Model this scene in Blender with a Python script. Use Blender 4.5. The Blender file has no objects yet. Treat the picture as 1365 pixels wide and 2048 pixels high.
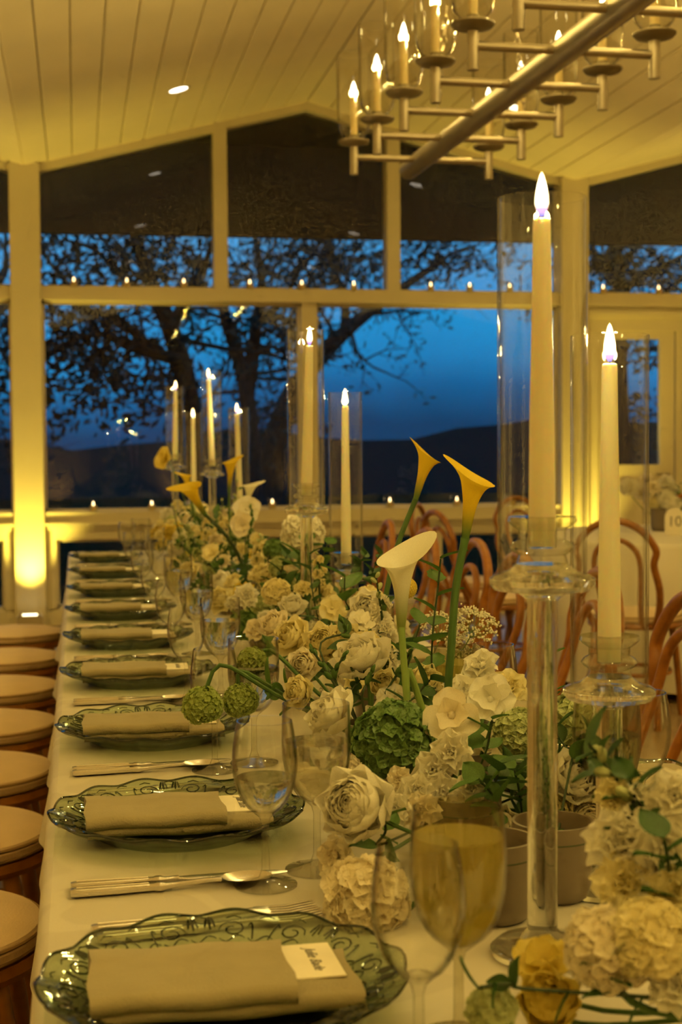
import bpy, math, random
from mathutils import Vector, Matrix, Quaternion
PI = math.pi
sc = bpy.context.scene
COL = sc.collection
R = random.Random(7)

# ------------------------------------------------------------------ camera
F, CX, CY = 2900.0, 682.5, 1024.0            # focal length and centre in 1365x2048 pixels
TH, PH, RO = math.atan(527/F), math.atan(128/F), .007
CAM = Vector((0, 0, 1.21))
_r0 = Vector((math.cos(TH), -math.sin(TH), 0))
FW = Vector((math.sin(TH)*math.cos(PH), math.cos(TH)*math.cos(PH), -math.sin(PH)))
_u0 = _r0.cross(FW)
RT = _r0*math.cos(RO) - _u0*math.sin(RO)
UP = _u0*math.cos(RO) + _r0*math.sin(RO)
cd = bpy.data.cameras.new('camera'); cam = bpy.data.objects.new('camera', cd); COL.objects.link(cam)
cd.sensor_fit = 'VERTICAL'; cd.sensor_height = 36; cd.lens = F/2048*36
cd.clip_start = .05; cd.clip_end = 300
cd.dof.use_dof = True; cd.dof.focus_distance = 1.9; cd.dof.aperture_fstop = 8.0
m = Matrix.Identity(4)
for i in range(3):
    m[i][0], m[i][1], m[i][2], m[i][3] = RT[i], UP[i], -FW[i], CAM[i]
cam.matrix_world = m
sc.camera = cam

def ray(x, y): return FW + RT*((x-CX)/F) + UP*((CY-y)/F)
def aty(x, y, Y):
    d = ray(x, y); return CAM + d*(Y/d.y)
def atz(x, y, z):
    d = ray(x, y); return CAM + d*((z-CAM.z)/d.z)
def proj(p):
    v = Vector(p)-CAM; d = v.dot(FW)
    return (CX+F*v.dot(RT)/d, CY-F*v.dot(UP)/d, d)

# ------------------------------------------------------------------ view / sampling
vs = sc.view_settings
vs.view_transform = 'Standard'; vs.look = 'None'; vs.gamma = 1.0; vs.exposure = -0.2; vs.use_curve_mapping = False
cy = sc.cycles
cy.use_denoising = True; cy.max_bounces = 10; cy.transmission_bounces = 9; cy.transparent_max_bounces = 40
cy.use_adaptive_sampling = True; cy.adaptive_threshold = .10; cy.adaptive_min_samples = 12; cy.diffuse_bounces = 4; cy.glossy_bounces = 4; cy.caustics_reflective = False; cy.caustics_refractive = False
cy.sample_clamp_indirect = 4.0; cy.blur_glossy = .5

# ------------------------------------------------------------------ dusk sky
w = bpy.data.worlds.new('dusk'); sc.world = w; w.use_nodes = True
nt = w.node_tree; nt.nodes.clear()
out = nt.nodes.new('ShaderNodeOutputWorld'); bg = nt.nodes.new('ShaderNodeBackground')
tc = nt.nodes.new('ShaderNodeTexCoord'); sx = nt.nodes.new('ShaderNodeSeparateXYZ')
rp = nt.nodes.new('ShaderNodeValToRGB'); nz = nt.nodes.new('ShaderNodeTexNoise'); mx = nt.nodes.new('ShaderNodeMath')
nz.inputs['Scale'].default_value = 5; nz.inputs['Detail'].default_value = 3
mx.operation = 'MULTIPLY_ADD'; mx.inputs[1].default_value = .10
nt.links.new(tc.outputs['Generated'], sx.inputs[0]); nt.links.new(tc.outputs['Generated'], nz.inputs['Vector'])
nt.links.new(nz.outputs['Fac'], mx.inputs[0]); nt.links.new(sx.outputs['Z'], mx.inputs[2])
nt.links.new(mx.outputs[0], rp.inputs['Fac']); nt.links.new(rp.outputs['Color'], bg.inputs['Color'])
nt.links.new(bg.outputs[0], out.inputs['Surface'])
el = rp.color_ramp.elements
el[0].position = .06; el[0].color = (.004, .05, .14, 1)
el[1].position = .32; el[1].color = (.08, .40, .80, 1)
for ps, c in ((.085, (.005, .12, .32)), (.105, (.009, .22, .53)), (.13, (.012, .29, .66)), (.16, (.026, .30, .68)), (.2, (.060, .36, .76))):
    e = el.new(ps); e.color = (*c, 1)
bg.inputs['Strength'].default_value = 1.14

WARM = (1.0, .75, .22); GOLD = (1.0, .75, .10); FLAME = (1.0, .75, .24); UPW = 540

# ------------------------------------------------------------------ materials
def newmat(name):
    mt = bpy.data.materials.new(name); mt.use_nodes = True
    t = mt.node_tree; t.nodes.clear()
    o = t.nodes.new('ShaderNodeOutputMaterial'); return mt, t, o
def N(t, kind, **kw):
    n = t.nodes.new(kind)
    for k, v in kw.items():
        if k in n.inputs: n.inputs[k].default_value = v
        else: setattr(n, k, v)
    return n
def pm(name, col, rough=.6, metal=0, spec=.4, var=0, vscale=12, bump=0, bscale=60, sss=0, coat=0, sheen=0):
    mt, t, o = newmat(name)
    p = N(t, 'ShaderNodeBsdfPrincipled'); p.inputs['Roughness'].default_value = rough
    p.inputs['Metallic'].default_value = metal; p.inputs['Specular IOR Level'].default_value = spec
    p.inputs['Base Color'].default_value = (*col, 1)
    if coat: p.inputs['Coat Weight'].default_value = coat
    if sheen: p.inputs['Sheen Weight'].default_value = sheen
    if sss:
        p.inputs['Subsurface Weight'].default_value = sss; p.inputs['Subsurface Radius'].default_value = (1, .6, .3)
        p.inputs['Subsurface Scale'].default_value = .012
    t.links.new(p.outputs[0], o.inputs[0])
    c = N(t, 'ShaderNodeTexCoord')
    if var:
        n = N(t, 'ShaderNodeTexNoise', Scale=vscale, Detail=4); t.links.new(c.outputs['Object'], n.inputs['Vector'])
        r = N(t, 'ShaderNodeValToRGB'); r.color_ramp.elements[0].position = .3; r.color_ramp.elements[1].position = .7
        r.color_ramp.elements[0].color = (*[x*(1-var) for x in col], 1); r.color_ramp.elements[1].color = (*[min(1, x*(1+var)) for x in col], 1)
        t.links.new(n.outputs['Fac'], r.inputs[0]); t.links.new(r.outputs[0], p.inputs['Base Color'])
    if bump:
        n = N(t, 'ShaderNodeTexNoise', Scale=bscale, Detail=3); t.links.new(c.outputs['Object'], n.inputs['Vector'])
        b = N(t, 'ShaderNodeBump', Strength=bump, Distance=.004); t.links.new(n.outputs['Fac'], b.inputs['Height'])
        t.links.new(b.outputs[0], p.inputs['Normal'])
    return mt
def thin(name, tint, edge, ior=1.5, rough=.01, bump=0, bscale=80, extra=0.0, power=4.0):
    """clear thin-walled glass: straight-through light plus a Fresnel mirror, walls denser where seen edge-on"""
    mt, t, o = newmat(name)
    lw = N(t, 'ShaderNodeLayerWeight', Blend=.35)
    r = N(t, 'ShaderNodeValToRGB'); r.color_ramp.elements[0].color = (*tint, 1); r.color_ramp.elements[1].color = (*edge, 1)
    r.color_ramp.elements[0].position = .35; r.color_ramp.elements[1].position = 1.0
    t.links.new(lw.outputs['Facing'], r.inputs[0])
    tr = N(t, 'ShaderNodeBsdfTransparent'); t.links.new(r.outputs[0], tr.inputs[0])
    g = N(t, 'ShaderNodeBsdfGlossy', Roughness=rough)
    l2 = N(t, 'ShaderNodeLayerWeight', Blend=.5)
    pw = N(t, 'ShaderNodeMath', operation='POWER'); pw.inputs[1].default_value = power; t.links.new(l2.outputs['Facing'], pw.inputs[0])
    f0 = ((ior-1)/(ior+1))**2
    ma = N(t, 'ShaderNodeMath', operation='MULTIPLY_ADD'); ma.inputs[1].default_value = .62; ma.inputs[2].default_value = f0+extra
    t.links.new(pw.outputs[0], ma.inputs[0])
    mxs = N(t, 'ShaderNodeMixShader'); t.links.new(ma.outputs[0], mxs.inputs[0])
    t.links.new(tr.outputs[0], mxs.inputs[1]); t.links.new(g.outputs[0], mxs.inputs[2])
    if bump:
        c = N(t, 'ShaderNodeTexCoord'); n = N(t, 'ShaderNodeTexVoronoi', Scale=bscale); t.links.new(c.outputs['Object'], n.inputs['Vector'])
        b = N(t, 'ShaderNodeBump', Strength=bump, Distance=.003); t.links.new(n.outputs['Distance'], b.inputs['Height'])
        t.links.new(b.outputs[0], g.inputs['Normal']); t.links.new(b.outputs[0], l2.inputs['Normal'])
    t.links.new(mxs.outputs[0], o.inputs[0]); return mt
def solid_glass(name, col, ior=1.5, rough=0.0, clear=0):
    mt, t, o = newmat(name)
    g = N(t, 'ShaderNodeBsdfGlass', IOR=ior, Roughness=rough); g.inputs['Color'].default_value = (*col, 1)
    if clear:
        tr = N(t, 'ShaderNodeBsdfTransparent'); mxs = N(t, 'ShaderNodeMixShader'); mxs.inputs[0].default_value = clear
        t.links.new(g.outputs[0], mxs.inputs[1]); t.links.new(tr.outputs[0], mxs.inputs[2]); t.links.new(mxs.outputs[0], o.inputs[0])
    else: t.links.new(g.outputs[0], o.inputs[0])
    return mt
def wine_mat(name):
    mt, t, o = newmat(name); tr = N(t, 'ShaderNodeBsdfTransparent'); tr.inputs[0].default_value = (.95, .89, .50, 1)
    d = N(t, 'ShaderNodeBsdfTranslucent'); d.inputs[0].default_value = (.92, .84, .36, 1); d2 = N(t, 'ShaderNodeBsdfDiffuse'); d2.inputs[0].default_value = (.90, .82, .36, 1)
    g = N(t, 'ShaderNodeBsdfGlossy', Roughness=.05); a = N(t, 'ShaderNodeMixShader'); a.inputs[0].default_value = .5; b = N(t, 'ShaderNodeMixShader'); b.inputs[0].default_value = .42; c = N(t, 'ShaderNodeMixShader'); c.inputs[0].default_value = .05
    t.links.new(d.outputs[0], a.inputs[1]); t.links.new(d2.outputs[0], a.inputs[2]); t.links.new(tr.outputs[0], b.inputs[1]); t.links.new(a.outputs[0], b.inputs[2])
    t.links.new(b.outputs[0], c.inputs[1]); t.links.new(g.outputs[0], c.inputs[2]); t.links.new(c.outputs[0], o.inputs[0]); return mt
def petal(name, col, trans=.4, base=None, pos=(.1, .6), var=.07):
    """soft petal: diffuse plus light coming through; optional second colour towards the bloom's foot"""
    mt, t, o = newmat(name)
    d = N(t, 'ShaderNodeBsdfDiffuse'); tr = N(t, 'ShaderNodeBsdfTranslucent'); gl = N(t, 'ShaderNodeBsdfGlossy', Roughness=.45)
    c = N(t, 'ShaderNodeTexCoord'); n = N(t, 'ShaderNodeTexNoise', Scale=40, Detail=2); t.links.new(c.outputs['Object'], n.inputs['Vector'])
    r = N(t, 'ShaderNodeValToRGB'); r.color_ramp.elements[0].position = .3; r.color_ramp.elements[1].position = .7
    r.color_ramp.elements[0].color = (*[x*(1-var) for x in col], 1); r.color_ramp.elements[1].color = (*[min(1, x*(1+var)) for x in col], 1)
    t.links.new(n.outputs['Fac'], r.inputs[0]); src = r.outputs[0]
    if base:
        s = N(t, 'ShaderNodeSeparateXYZ'); t.links.new(c.outputs['Generated'], s.inputs[0])
        mr = N(t, 'ShaderNodeMapRange', interpolation_type='SMOOTHSTEP'); mr.inputs[1].default_value = pos[0]; mr.inputs[2].default_value = pos[1]
        t.links.new(s.outputs['Z'], mr.inputs[0])
        mc = N(t, 'ShaderNodeMix', data_type='RGBA'); t.links.new(mr.outputs[0], mc.inputs[0])
        mc.inputs[6].default_value = (*base, 1); t.links.new(src, mc.inputs[7]); src = mc.outputs[2]
    for q in (d, tr): t.links.new(src, q.inputs['Color'])
    m1 = N(t, 'ShaderNodeMixShader'); m1.inputs[0].default_value = trans
    t.links.new(d.outputs[0], m1.inputs[1]); t.links.new(tr.outputs[0], m1.inputs[2])
    m2 = N(t, 'ShaderNodeMixShader'); m2.inputs[0].default_value = .04
    t.links.new(m1.outputs[0], m2.inputs[1]); t.links.new(gl.outputs[0], m2.inputs[2])
    t.links.new(m2.outputs[0], o.inputs[0]); return mt
def emit(name, col, st, sample=True):
    mt, t, o = newmat(name); e = N(t, 'ShaderNodeEmission', Strength=st); e.inputs[0].default_value = (*col, 1)
    t.links.new(e.outputs[0], o.inputs[0])
    if not sample: mt.cycles.emission_sampling = 'NONE'
    return mt
def flame_mat(name, st):
    mt, t, o = newmat(name); e = N(t, 'ShaderNodeEmission'); c = N(t, 'ShaderNodeTexCoord'); s = N(t, 'ShaderNodeSeparateXYZ')
    t.links.new(c.outputs['Generated'], s.inputs[0])
    r = N(t, 'ShaderNodeValToRGB'); t.links.new(s.outputs['Z'], r.inputs[0]); q = r.color_ramp.elements
    q[0].position = 0; q[0].color = (.06, .06, .30, 1); q[1].position = 1; q[1].color = (1, .62, .20, 1)
    a = q.new(.16); a.color = (.20, .10, .14, 1); a = q.new(.34); a.color = (1, .70, .30, 1); a = q.new(.7); a.color = (1, .78, .42, 1)
    t.links.new(r.outputs[0], e.inputs[0]); e.inputs[1].default_value = st
    t.links.new(e.outputs[0], o.inputs[0]); mt.cycles.emission_sampling = 'NONE'; return mt
def wood(name, a, b, rough=.35, scale=3, axis='X'):
    mt, t, o = newmat(name); p = N(t, 'ShaderNodeBsdfPrincipled', Roughness=rough); c = N(t, 'ShaderNodeTexCoord'); mp = N(t, 'ShaderNodeMapping')
    mp.inputs['Scale'].default_value = (1, 8, 8) if axis == 'X' else (8, 1, 8)
    n = N(t, 'ShaderNodeTexNoise', Scale=scale, Detail=6); t.links.new(c.outputs['Object'], mp.inputs[0]); t.links.new(mp.outputs[0], n.inputs['Vector'])
    r = N(t, 'ShaderNodeValToRGB'); r.color_ramp.elements[0].position = .35; r.color_ramp.elements[1].position = .68
    r.color_ramp.elements[0].color = (*a, 1); r.color_ramp.elements[1].color = (*b, 1)
    t.links.new(n.outputs['Fac'], r.inputs[0]); t.links.new(r.outputs[0], p.inputs['Base Color']); t.links.new(p.outputs[0], o.inputs[0]); return mt
def damask(name):
    mt, t, o = newmat(name); p = N(t, 'ShaderNodeBsdfPrincipled', Roughness=.62); c = N(t, 'ShaderNodeTexCoord')
    n = N(t, 'ShaderNodeTexNoise', Scale=5, Detail=2); t.links.new(c.outputs['Object'], n.inputs['Vector'])
    mp = N(t, 'ShaderNodeMix', data_type='RGBA'); mp.inputs[0].default_value = .16
    t.links.new(c.outputs['Object'], mp.inputs[6]); t.links.new(n.outputs['Color'], mp.inputs[7])
    v = N(t, 'ShaderNodeTexVoronoi', Scale=9, feature='SMOOTH_F1'); t.links.new(mp.outputs[2], v.inputs['Vector'])
    r = N(t, 'ShaderNodeValToRGB'); r.color_ramp.interpolation = 'EASE'
    q = r.color_ramp.elements; q[0].position = .36; q[0].color = (0, 0, 0, 1); q[1].position = .40; q[1].color = (1, 1, 1, 1)
    a = q.new(.47); a.color = (1, 1, 1, 1); a = q.new(.5); a.color = (0, 0, 0, 1)
    t.links.new(v.outputs['Distance'], r.inputs[0])
    mc = N(t, 'ShaderNodeMix', data_type='RGBA'); mc.inputs[6].default_value = (.50, .465, .405, 1); mc.inputs[7].default_value = (.55, .515, .45, 1)
    t.links.new(r.outputs[0], mc.inputs[0]); t.links.new(mc.outputs[2], p.inputs['Base Color'])
    wv = N(t, 'ShaderNodeTexNoise', Scale=420, Detail=1); t.links.new(c.outputs['Object'], wv.inputs['Vector'])
    b = N(t, 'ShaderNodeBump', Strength=.25, Distance=.001); t.links.new(wv.outputs['Fac'], b.inputs['Height']); t.links.new(b.outputs[0], p.inputs['Normal'])
    t.links.new(p.outputs[0], o.inputs[0]); return mt

M = dict(
    paint=pm('cream_paint', (.68, .61, .43), .5, var=.03, vscale=3),
    ceiling=pm('ceiling_paint', (.90, .79, .55), .6, var=.04, vscale=2),
    groove=pm('ceiling_groove', (.30, .25, .16), .8),
    floor=wood('floor_wood', (.25, .165, .085), (.34, .24, .13), .4, 2, 'Y'),
    panelling=wood('dark_panelling', (.16, .10, .05), (.24, .16, .08), .6, 2),
    plaster=pm('plaster', (.66, .58, .42), .7),
    pane=thin('window_glass', (.98, .98, .98), (.95, .95, .95), 1.40, .0),
    steel=pm('brushed_nickel', (.33, .28, .21), .42, .85, var=.05),
    saucer=pm('saucer_nickel', (.20, .16, .10), .5, .6),
    ivory=pm('ivory_sleeve', (.70, .56, .30), .5, sss=.3),
    wax=pm('candle_wax', (.93, .87, .70), .45, sss=.8, spec=.3),
    wick=pm('wick', (.02, .015, .01), .9),
    chimney=thin('chimney_glass', (.985, .985, .97), (.55, .52, .45), 1.45, .005),
    hurricane=thin('hurricane_glass', (.95, .94, .90), (.58, .54, .42), 1.5, .03, extra=.03, power=3),
    stemware=thin('stemware_glass', (.97, .97, .95), (.42, .40, .34), 1.5, .005, power=2.8),
    frosty=thin('chilled_glass', (.88, .87, .80), (.52, .50, .40), 1.5, .08, extra=.03),
    crystal=solid_glass('crystal', (.97, .975, .95), clear=.2), socket=thin('crystal_socket', (.96, .965, .93), (.50, .52, .42), 1.6, .01, extra=.02, power=2.4),
    water=solid_glass('water', (.95, .96, .93), 1.33, clear=.25),
    wine=wine_mat('sparkling_wine'),
    charger=thin('green_glass', (.76, .83, .71), (.24, .30, .21), 1.5, .03, bump=.15, bscale=30),
    relief=thin('green_glass_relief', (.22, .28, .20), (.04, .06, .04), 1.5, .05, extra=.03),
    napkin=pm('taupe_linen', (.31, .265, .165), .9, spec=.1, var=.05, vscale=30, bump=.3, bscale=500, sheen=.2),
    card=pm('card_paper', (.82, .77, .66), .8, spec=.1, var=.10, vscale=9),
    ink=pm('ink', (.16, .15, .13), .7),
    silver=pm('silverware', (.70, .66, .60), .25, 1.0, bump=.05, bscale=90),
    cloth=damask('damask_cloth'),
    cloth2=pm('plain_cloth', (.72, .67, .57), .8, bump=.1),
    cushion=pm('cushion_fabric', (.66, .50, .32), .85, spec=.15, var=.04, bump=.25, bscale=240, sheen=.2),
    piping=pm('cushion_piping', (.30, .19, .09), .85),
    bent=wood('bent_beech', (.22, .074, .005), (.33, .120, .010), .38, 4),
    bowl=pm('taupe_glaze', (.17, .135, .10), .3, var=.06, coat=.4),
    white=petal('white_petal', (.92, .89, .78)), cream=petal('cream_petal', (.90, .83, .52)),
    yellow=petal('yellow_petal', (.84, .70, .16)), lime=petal('lime_petal', (.42, .52, .16)),
    blush=petal('blush_petal', (.92, .85, .68)), green=petal('green_sepal', (.15, .27, .08), .25, var=.3),
    palegreen=petal('pale_green_sepal', (.52, .58, .30), .3, var=.15),
    calla_y=petal('calla_yellow', (.76, .56, .025), .35, (.10, .20, .04), (.05, .5)),
    calla_w=petal('calla_white', (.86, .84, .70), .35, (.30, .38, .10), (.05, .55)),
    leaf=petal('leaf', (.050, .115, .035), .25, var=.35), leaf2=petal('leaf_light', (.09, .19, .045), .3, var=.3),
    stem=pm('stem_green', (.06, .13, .03), .5, var=.2), stemdark=pm('stem_dark', (.030, .055, .02), .5), stemlight=pm('stem_light', (.20, .30, .07), .5, var=.1),
    craspedia=pm('craspedia', (.62, .48, .08), .9, var=.2, vscale=200),
    flame=flame_mat('flame', 9.0), votflame=emit('votive_flame', (1, .72, .38), 9, True), bulb=emit('candle_bulb', (1, .80, .50), 14, False),
    votglass=thin('votive_glass', (.93, .90, .80), (.6, .55, .4), 1.45, .02), votwax=pm('votive_wax', (.85, .72, .45), .5, sss=.4),
    lens=emit('downlight_lens', (1, .86, .66), 8, False), uplens=emit('uplight_lens', (1, .85, .5), 6, False),
    fixture=pm('fixture_grey', (.42, .35, .24), .5), trimwhite=pm('downlight_trim', (.75, .7, .6), .5),
    soffit=pm('dark_timber', (.060, .042, .026), .85, var=.2, vscale=3),
    grass=pm('night_grass', (.016, .015, .008), 1, spec=0, var=.3), hill=pm('hillside', (.014, .020, .020), 1, spec=0),
    bark=pm('bark', (.040, .035, .030), 1, spec=0, var=.3), foliage=pm('night_foliage', (.030, .040, .035), 1, spec=0, var=.4),
    deck=pm('deck_boards', (.030, .020, .012), 1, spec=0, var=.2), dark=pm('dark_box', (.05, .05, .06), .5),
)

# ------------------------------------------------------------------ mesh helpers
class MB:
    def __init__(s): s.v = []; s.f = []
    def add(s, v, f, mat=None):
        k = len(s.v); s.v += [tuple(mat @ Vector(p)) if mat else tuple(p) for p in v]; s.f += [tuple(i+k for i in q) for q in f]; return s
    def join(s, o, mat=None): return s.add(o.v, o.f, mat)
    def box(s, x0, x1, y0, y1, z0, z1, mat=None):
        v = [(x, y, z) for x in (x0, x1) for y in (y0, y1) for z in (z0, z1)]
        return s.add(v, [(0, 1, 3, 2), (4, 6, 7, 5), (0, 4, 5, 1), (2, 3, 7, 6), (0, 2, 6, 4), (1, 5, 7, 3)], mat)
    def bbox(s, x0, x1, y0, y1, z0, z1, b=.01, mat=None):
        """box with chamfered vertical and top edges"""
        def ring(i, z): return [(x0+i+b, y0+i, z), (x1-i-b, y0+i, z), (x1-i, y0+i+b, z), (x1-i, y1-i-b, z), (x1-i-b, y1-i, z), (x0+i+b, y1-i, z), (x0+i, y1-i-b, z), (x0+i, y0+i+b, z)]
        rs = [ring(0, z0), ring(0, z1-b), ring(b, z1)]; v = sum(rs, []); f = []
        for k in range(2):
            for j in range(8): f.append((k*8+j, k*8+(j+1) % 8, k*8+8+(j+1) % 8, k*8+8+j))
        f += [tuple(range(7, -1, -1)), tuple(range(16, 24))]; return s.add(v, f, mat)
    def lathe(s, prof, n=32, mat=None, fr=None):
        v = []; f = []
        for k, (r, z) in enumerate(prof):
            for j in range(n):
                a = 2*PI*j/n; q = fr(k, a) if fr else (1, 0)
                v.append((r*q[0]*math.cos(a), r*q[0]*math.sin(a), z+q[1]))
        for k in range(len(prof)-1):
            for j in range(n): f.append((k*n+j, k*n+(j+1) % n, (k+1)*n+(j+1) % n, (k+1)*n+j))

        return s.add(v, f, mat)
    cap = False
    def tube(s, pts, rad, n=8, closed=False, caps=True, mat=None):
        pts = [Vector(p) for p in pts]; L = len(pts)
        rad = rad if isinstance(rad, (list, tuple)) else [rad]*L
        v = []; f = []; up = None
        for i, p in enumerate(pts):
            a = pts[(i-1) % L] if closed or i else p; b = pts[(i+1) % L] if closed or i < L-1 else p
            t = (b-a).normalized()
            if up is None:
                up = Vector((0, 0, 1)) if abs(t.z) < .9 else Vector((1, 0, 0))
            sd = t.cross(up).normalized(); up = sd.cross(t).normalized()
            for j in range(n):
                q = 2*PI*j/n; v.append(p+(sd*math.cos(q)+up*math.sin(q))*rad[i])
        for i in range(L if closed else L-1):
            for j in range(n):
                i2 = (i+1) % L; f.append((i*n+j, i*n+(j+1) % n, i2*n+(j+1) % n, i2*n+j))
        if caps and not closed: f += [tuple(range(n-1, -1, -1)), tuple((L-1)*n+j for j in range(n))]
        return s.add(v, f, mat)
    def grid(s, fn, nu, nv, mat=None, wrap=False):
        v = [fn(i/nu, j/nv) for j in range(nv+1) for i in range(nu+1)]
        f = [(j*(nu+1)+i, j*(nu+1)+i+1, (j+1)*(nu+1)+i+1, (j+1)*(nu+1)+i) for j in range(nv) for i in range(nu)]
        return s.add(v, f, mat)
    def ball(s, r, nu=12, nv=8, mat=None, sq=(1, 1, 1)):
        return s.grid(lambda u, v: (r*sq[0]*math.sin(PI*v)*math.cos(2*PI*u), r*sq[1]*math.sin(PI*v)*math.sin(2*PI*u), -r*sq[2]*math.cos(PI*v)), nu, nv, mat)
    def mesh(s, name, mat, smooth=True, angle=40):
        me = bpy.data.meshes.new(name); me.from_pydata(s.v, [], s.f); me.materials.append(mat)
        if smooth:
            me.polygons.foreach_set('use_smooth', [True]*len(me.polygons)); me.set_sharp_from_angle(angle=math.radians(angle))
        me.update(); return me
def T(x, y=None, z=None):
    return Matrix.Translation(Vector(x) if y is None else (x, y, z))
def RZ(a): return Matrix.Rotation(a, 4, 'Z')
def RX(a): return Matrix.Rotation(a, 4, 'X')
def RY(a): return Matrix.Rotation(a, 4, 'Y')
def look(d, roll=0):
    return Vector(d).to_track_quat('Z', 'Y').to_matrix().to_4x4() @ RZ(roll)
def bez(p0, p1, p2, n=10):
    p0, p1, p2 = map(Vector, (p0, p1, p2))
    return [p0*(1-t)**2+p1*2*t*(1-t)+p2*t*t for t in (i/n for i in range(n+1))]
def smooth(pts, n=6):
    pts = [Vector(p) for p in pts]; o = []
    for i in range(len(pts)-1):
        a, b, c, d = pts[max(i-1, 0)], pts[i], pts[i+1], pts[min(i+2, len(pts)-1)]
        for k in range(n):
            t = k/n; o.append(.5*((2*b)+(c-a)*t+(2*a-5*b+4*c-d)*t*t+(3*b-a-3*c+d)*t**3))
    return o+[pts[-1]]

# ------------------------------------------------------------------ object helpers
def ob(name, me, parent=None, mat=None, mw=None):
    o = bpy.data.objects.new(name, me); COL.objects.link(o)
    if parent: o.parent = parent
    if mw is not None: o.matrix_basis = mw
    return o
def part(name, mb, mat, parent, mw=None, **k): return ob(name, mb.mesh(name, M[mat], **k), parent, mw=mw)
def tag(o, label, cat, group=None):
    o['label'] = label; o['category'] = cat
    if group: o['group'] = group
    return o
def thing(name, label, cat, loc=(0, 0, 0), rz=0, group=None):
    o = bpy.data.objects.new(name, None); COL.objects.link(o); o.empty_display_size = .05
    o.location = loc; o.rotation_euler = (0, 0, rz); return tag(o, label, cat, group)
def struct(name, mb, mat, **k):
    o = ob(name, mb.mesh(name, M[mat], **k)); o['kind'] = 'structure'; return o
def dup(root, loc, rz=0, label=None, group=None):
    def cp(o, p):
        c = o.copy(); COL.objects.link(c)
        if p: c.parent = p
        for ch in KIDS.get(o, ()): cp(ch, c)
        return c
    r = cp(root, None); r.location = loc; r.rotation_euler = (0, 0, rz)
    if label: r['label'] = label
    if group: r['group'] = group
    return r
KIDS = {}
def remember(o):
    KIDS[o] = list(o.children)
    for c in o.children: remember(c)
    return o
def light(name, kind, loc, energy, col, parent=None, size=.05, **k):
    l = bpy.data.lights.new(name, kind); l.energy = energy; l.color = col
    if kind in ('POINT', 'SPOT'): l.shadow_soft_size = size
    elif kind == 'AREA': l.size = size; l.shape = 'DISK'
    for a, b in k.items(): setattr(l, a, b)
    o = bpy.data.objects.new(name, l); COL.objects.link(o); o.location = loc
    if parent: o.parent = parent
    return o
ORD = ['nearest', 'second nearest', 'third nearest', 'fourth nearest', 'fifth nearest', 'sixth nearest', 'seventh nearest', 'eighth nearest', 'ninth nearest', 'tenth nearest', 'eleventh nearest', 'twelfth nearest', 'thirteenth nearest', 'fourteenth nearest', 'fifteenth nearest', 'sixteenth nearest', 'seventeenth nearest', 'eighteenth nearest']
NTH = ['leftmost', 'second', 'third', 'fourth', 'fifth', 'sixth', 'seventh', 'eighth', 'ninth', 'tenth', 'eleventh', 'twelfth', 'thirteenth', 'fourteenth', 'fifteenth', 'sixteenth', 'seventeenth', 'eighteenth', 'nineteenth', 'twentieth']
def nth(i, of='from the left'): return NTH[0] if i == 0 else f'{NTH[i]} {of}'

# ================================================================== SETTING
WY = 10.2                                  # window wall
VZ, RZ_, VX0, VX1 = 3.135, 3.64, -.327, 3.58   # valley / ridge heights and the two valleys in view
HALF = (VX1-VX0)/2
SL = (RZ_-VZ)/HALF
XL, XR, YB = VX0-2*HALF, VX1+2*HALF, -3.2
def ceil_z(x):
    u = ((x-VX0) % (2*HALF))/HALF
    return VZ+(RZ_-VZ)*(u if u <= 1 else 2-u)
struct('floor', MB().box(XL-.2, XR+.2, YB-.2, WY+.15, -.12, 0), 'floor', smooth=False)
# ceiling: a folded plate of painted boards
cb = MB()
for g in range(3):
    x0 = XL+g*2*HALF
    for s in (0, 1):
        a, b = (x0, x0+HALF) if s == 0 else (x0+HALF, x0+2*HALF)
        za, zb = (VZ, RZ_) if s == 0 else (RZ_, VZ)
        cb.add([(a, YB, za+.016), (b, YB, zb+.016), (b, WY+.2, zb+.016), (a, WY+.2, za+.016), (a, YB, za+.12), (b, YB, zb+.12), (b, WY+.2, zb+.12), (a, WY+.2, za+.12)],
               [(0, 3, 2, 1), (4, 5, 6, 7), (0, 1, 5, 4), (2, 3, 7, 6)])
ceiling = struct('ceiling', cb, 'groove', smooth=False)
NB = 12
bw = math.hypot(HALF, RZ_-VZ)/NB; ang = math.atan2(RZ_-VZ, HALF)
pb = MB(); gp = .0035
pb.add([(gp, YB, .004), (gp+.006, YB, 0), (bw-gp-.006, YB, 0), (bw-gp, YB, .004), (bw-gp, YB, .016), (gp, YB, .016)] +
       [(gp, WY+.02, .004), (gp+.006, WY+.02, 0), (bw-gp-.006, WY+.02, 0), (bw-gp, WY+.02, .004), (bw-gp, WY+.02, .016), (gp, WY+.02, .016)],
       [(i, (i+1) % 6, 6+(i+1) % 6, 6+i) for i in range(6)]+[(5, 4, 3, 2, 1, 0), (6, 7, 8, 9, 10, 11)])
pmesh = pb.mesh('ceiling_board', M['ceiling'], smooth=False)
for g in range(3):
    x0 = XL+g*2*HALF
    for s in (0, 1):
        for k in range(NB):
            if s == 0: mw = T(x0, 0, VZ) @ RY(-ang) @ T(k*bw, 0, 0)
            else: mw = T(x0+HALF, 0, RZ_) @ RY(ang) @ T(k*bw, 0, 0)
            ob('ceiling_board', pmesh, ceiling, mw=mw)
struct('wall_left', MB().box(XL-.2, XL, YB-.2, WY+.15, 0, 4), 'plaster', smooth=False)
struct('wall_right', MB().box(XR, XR+.2, YB-.2, WY+.15, 0, 4), 'plaster', smooth=False)
struct('wall_rear', MB().box(XL, XR, YB-.2, YB, 0, 4), 'panelling', smooth=False)

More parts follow.
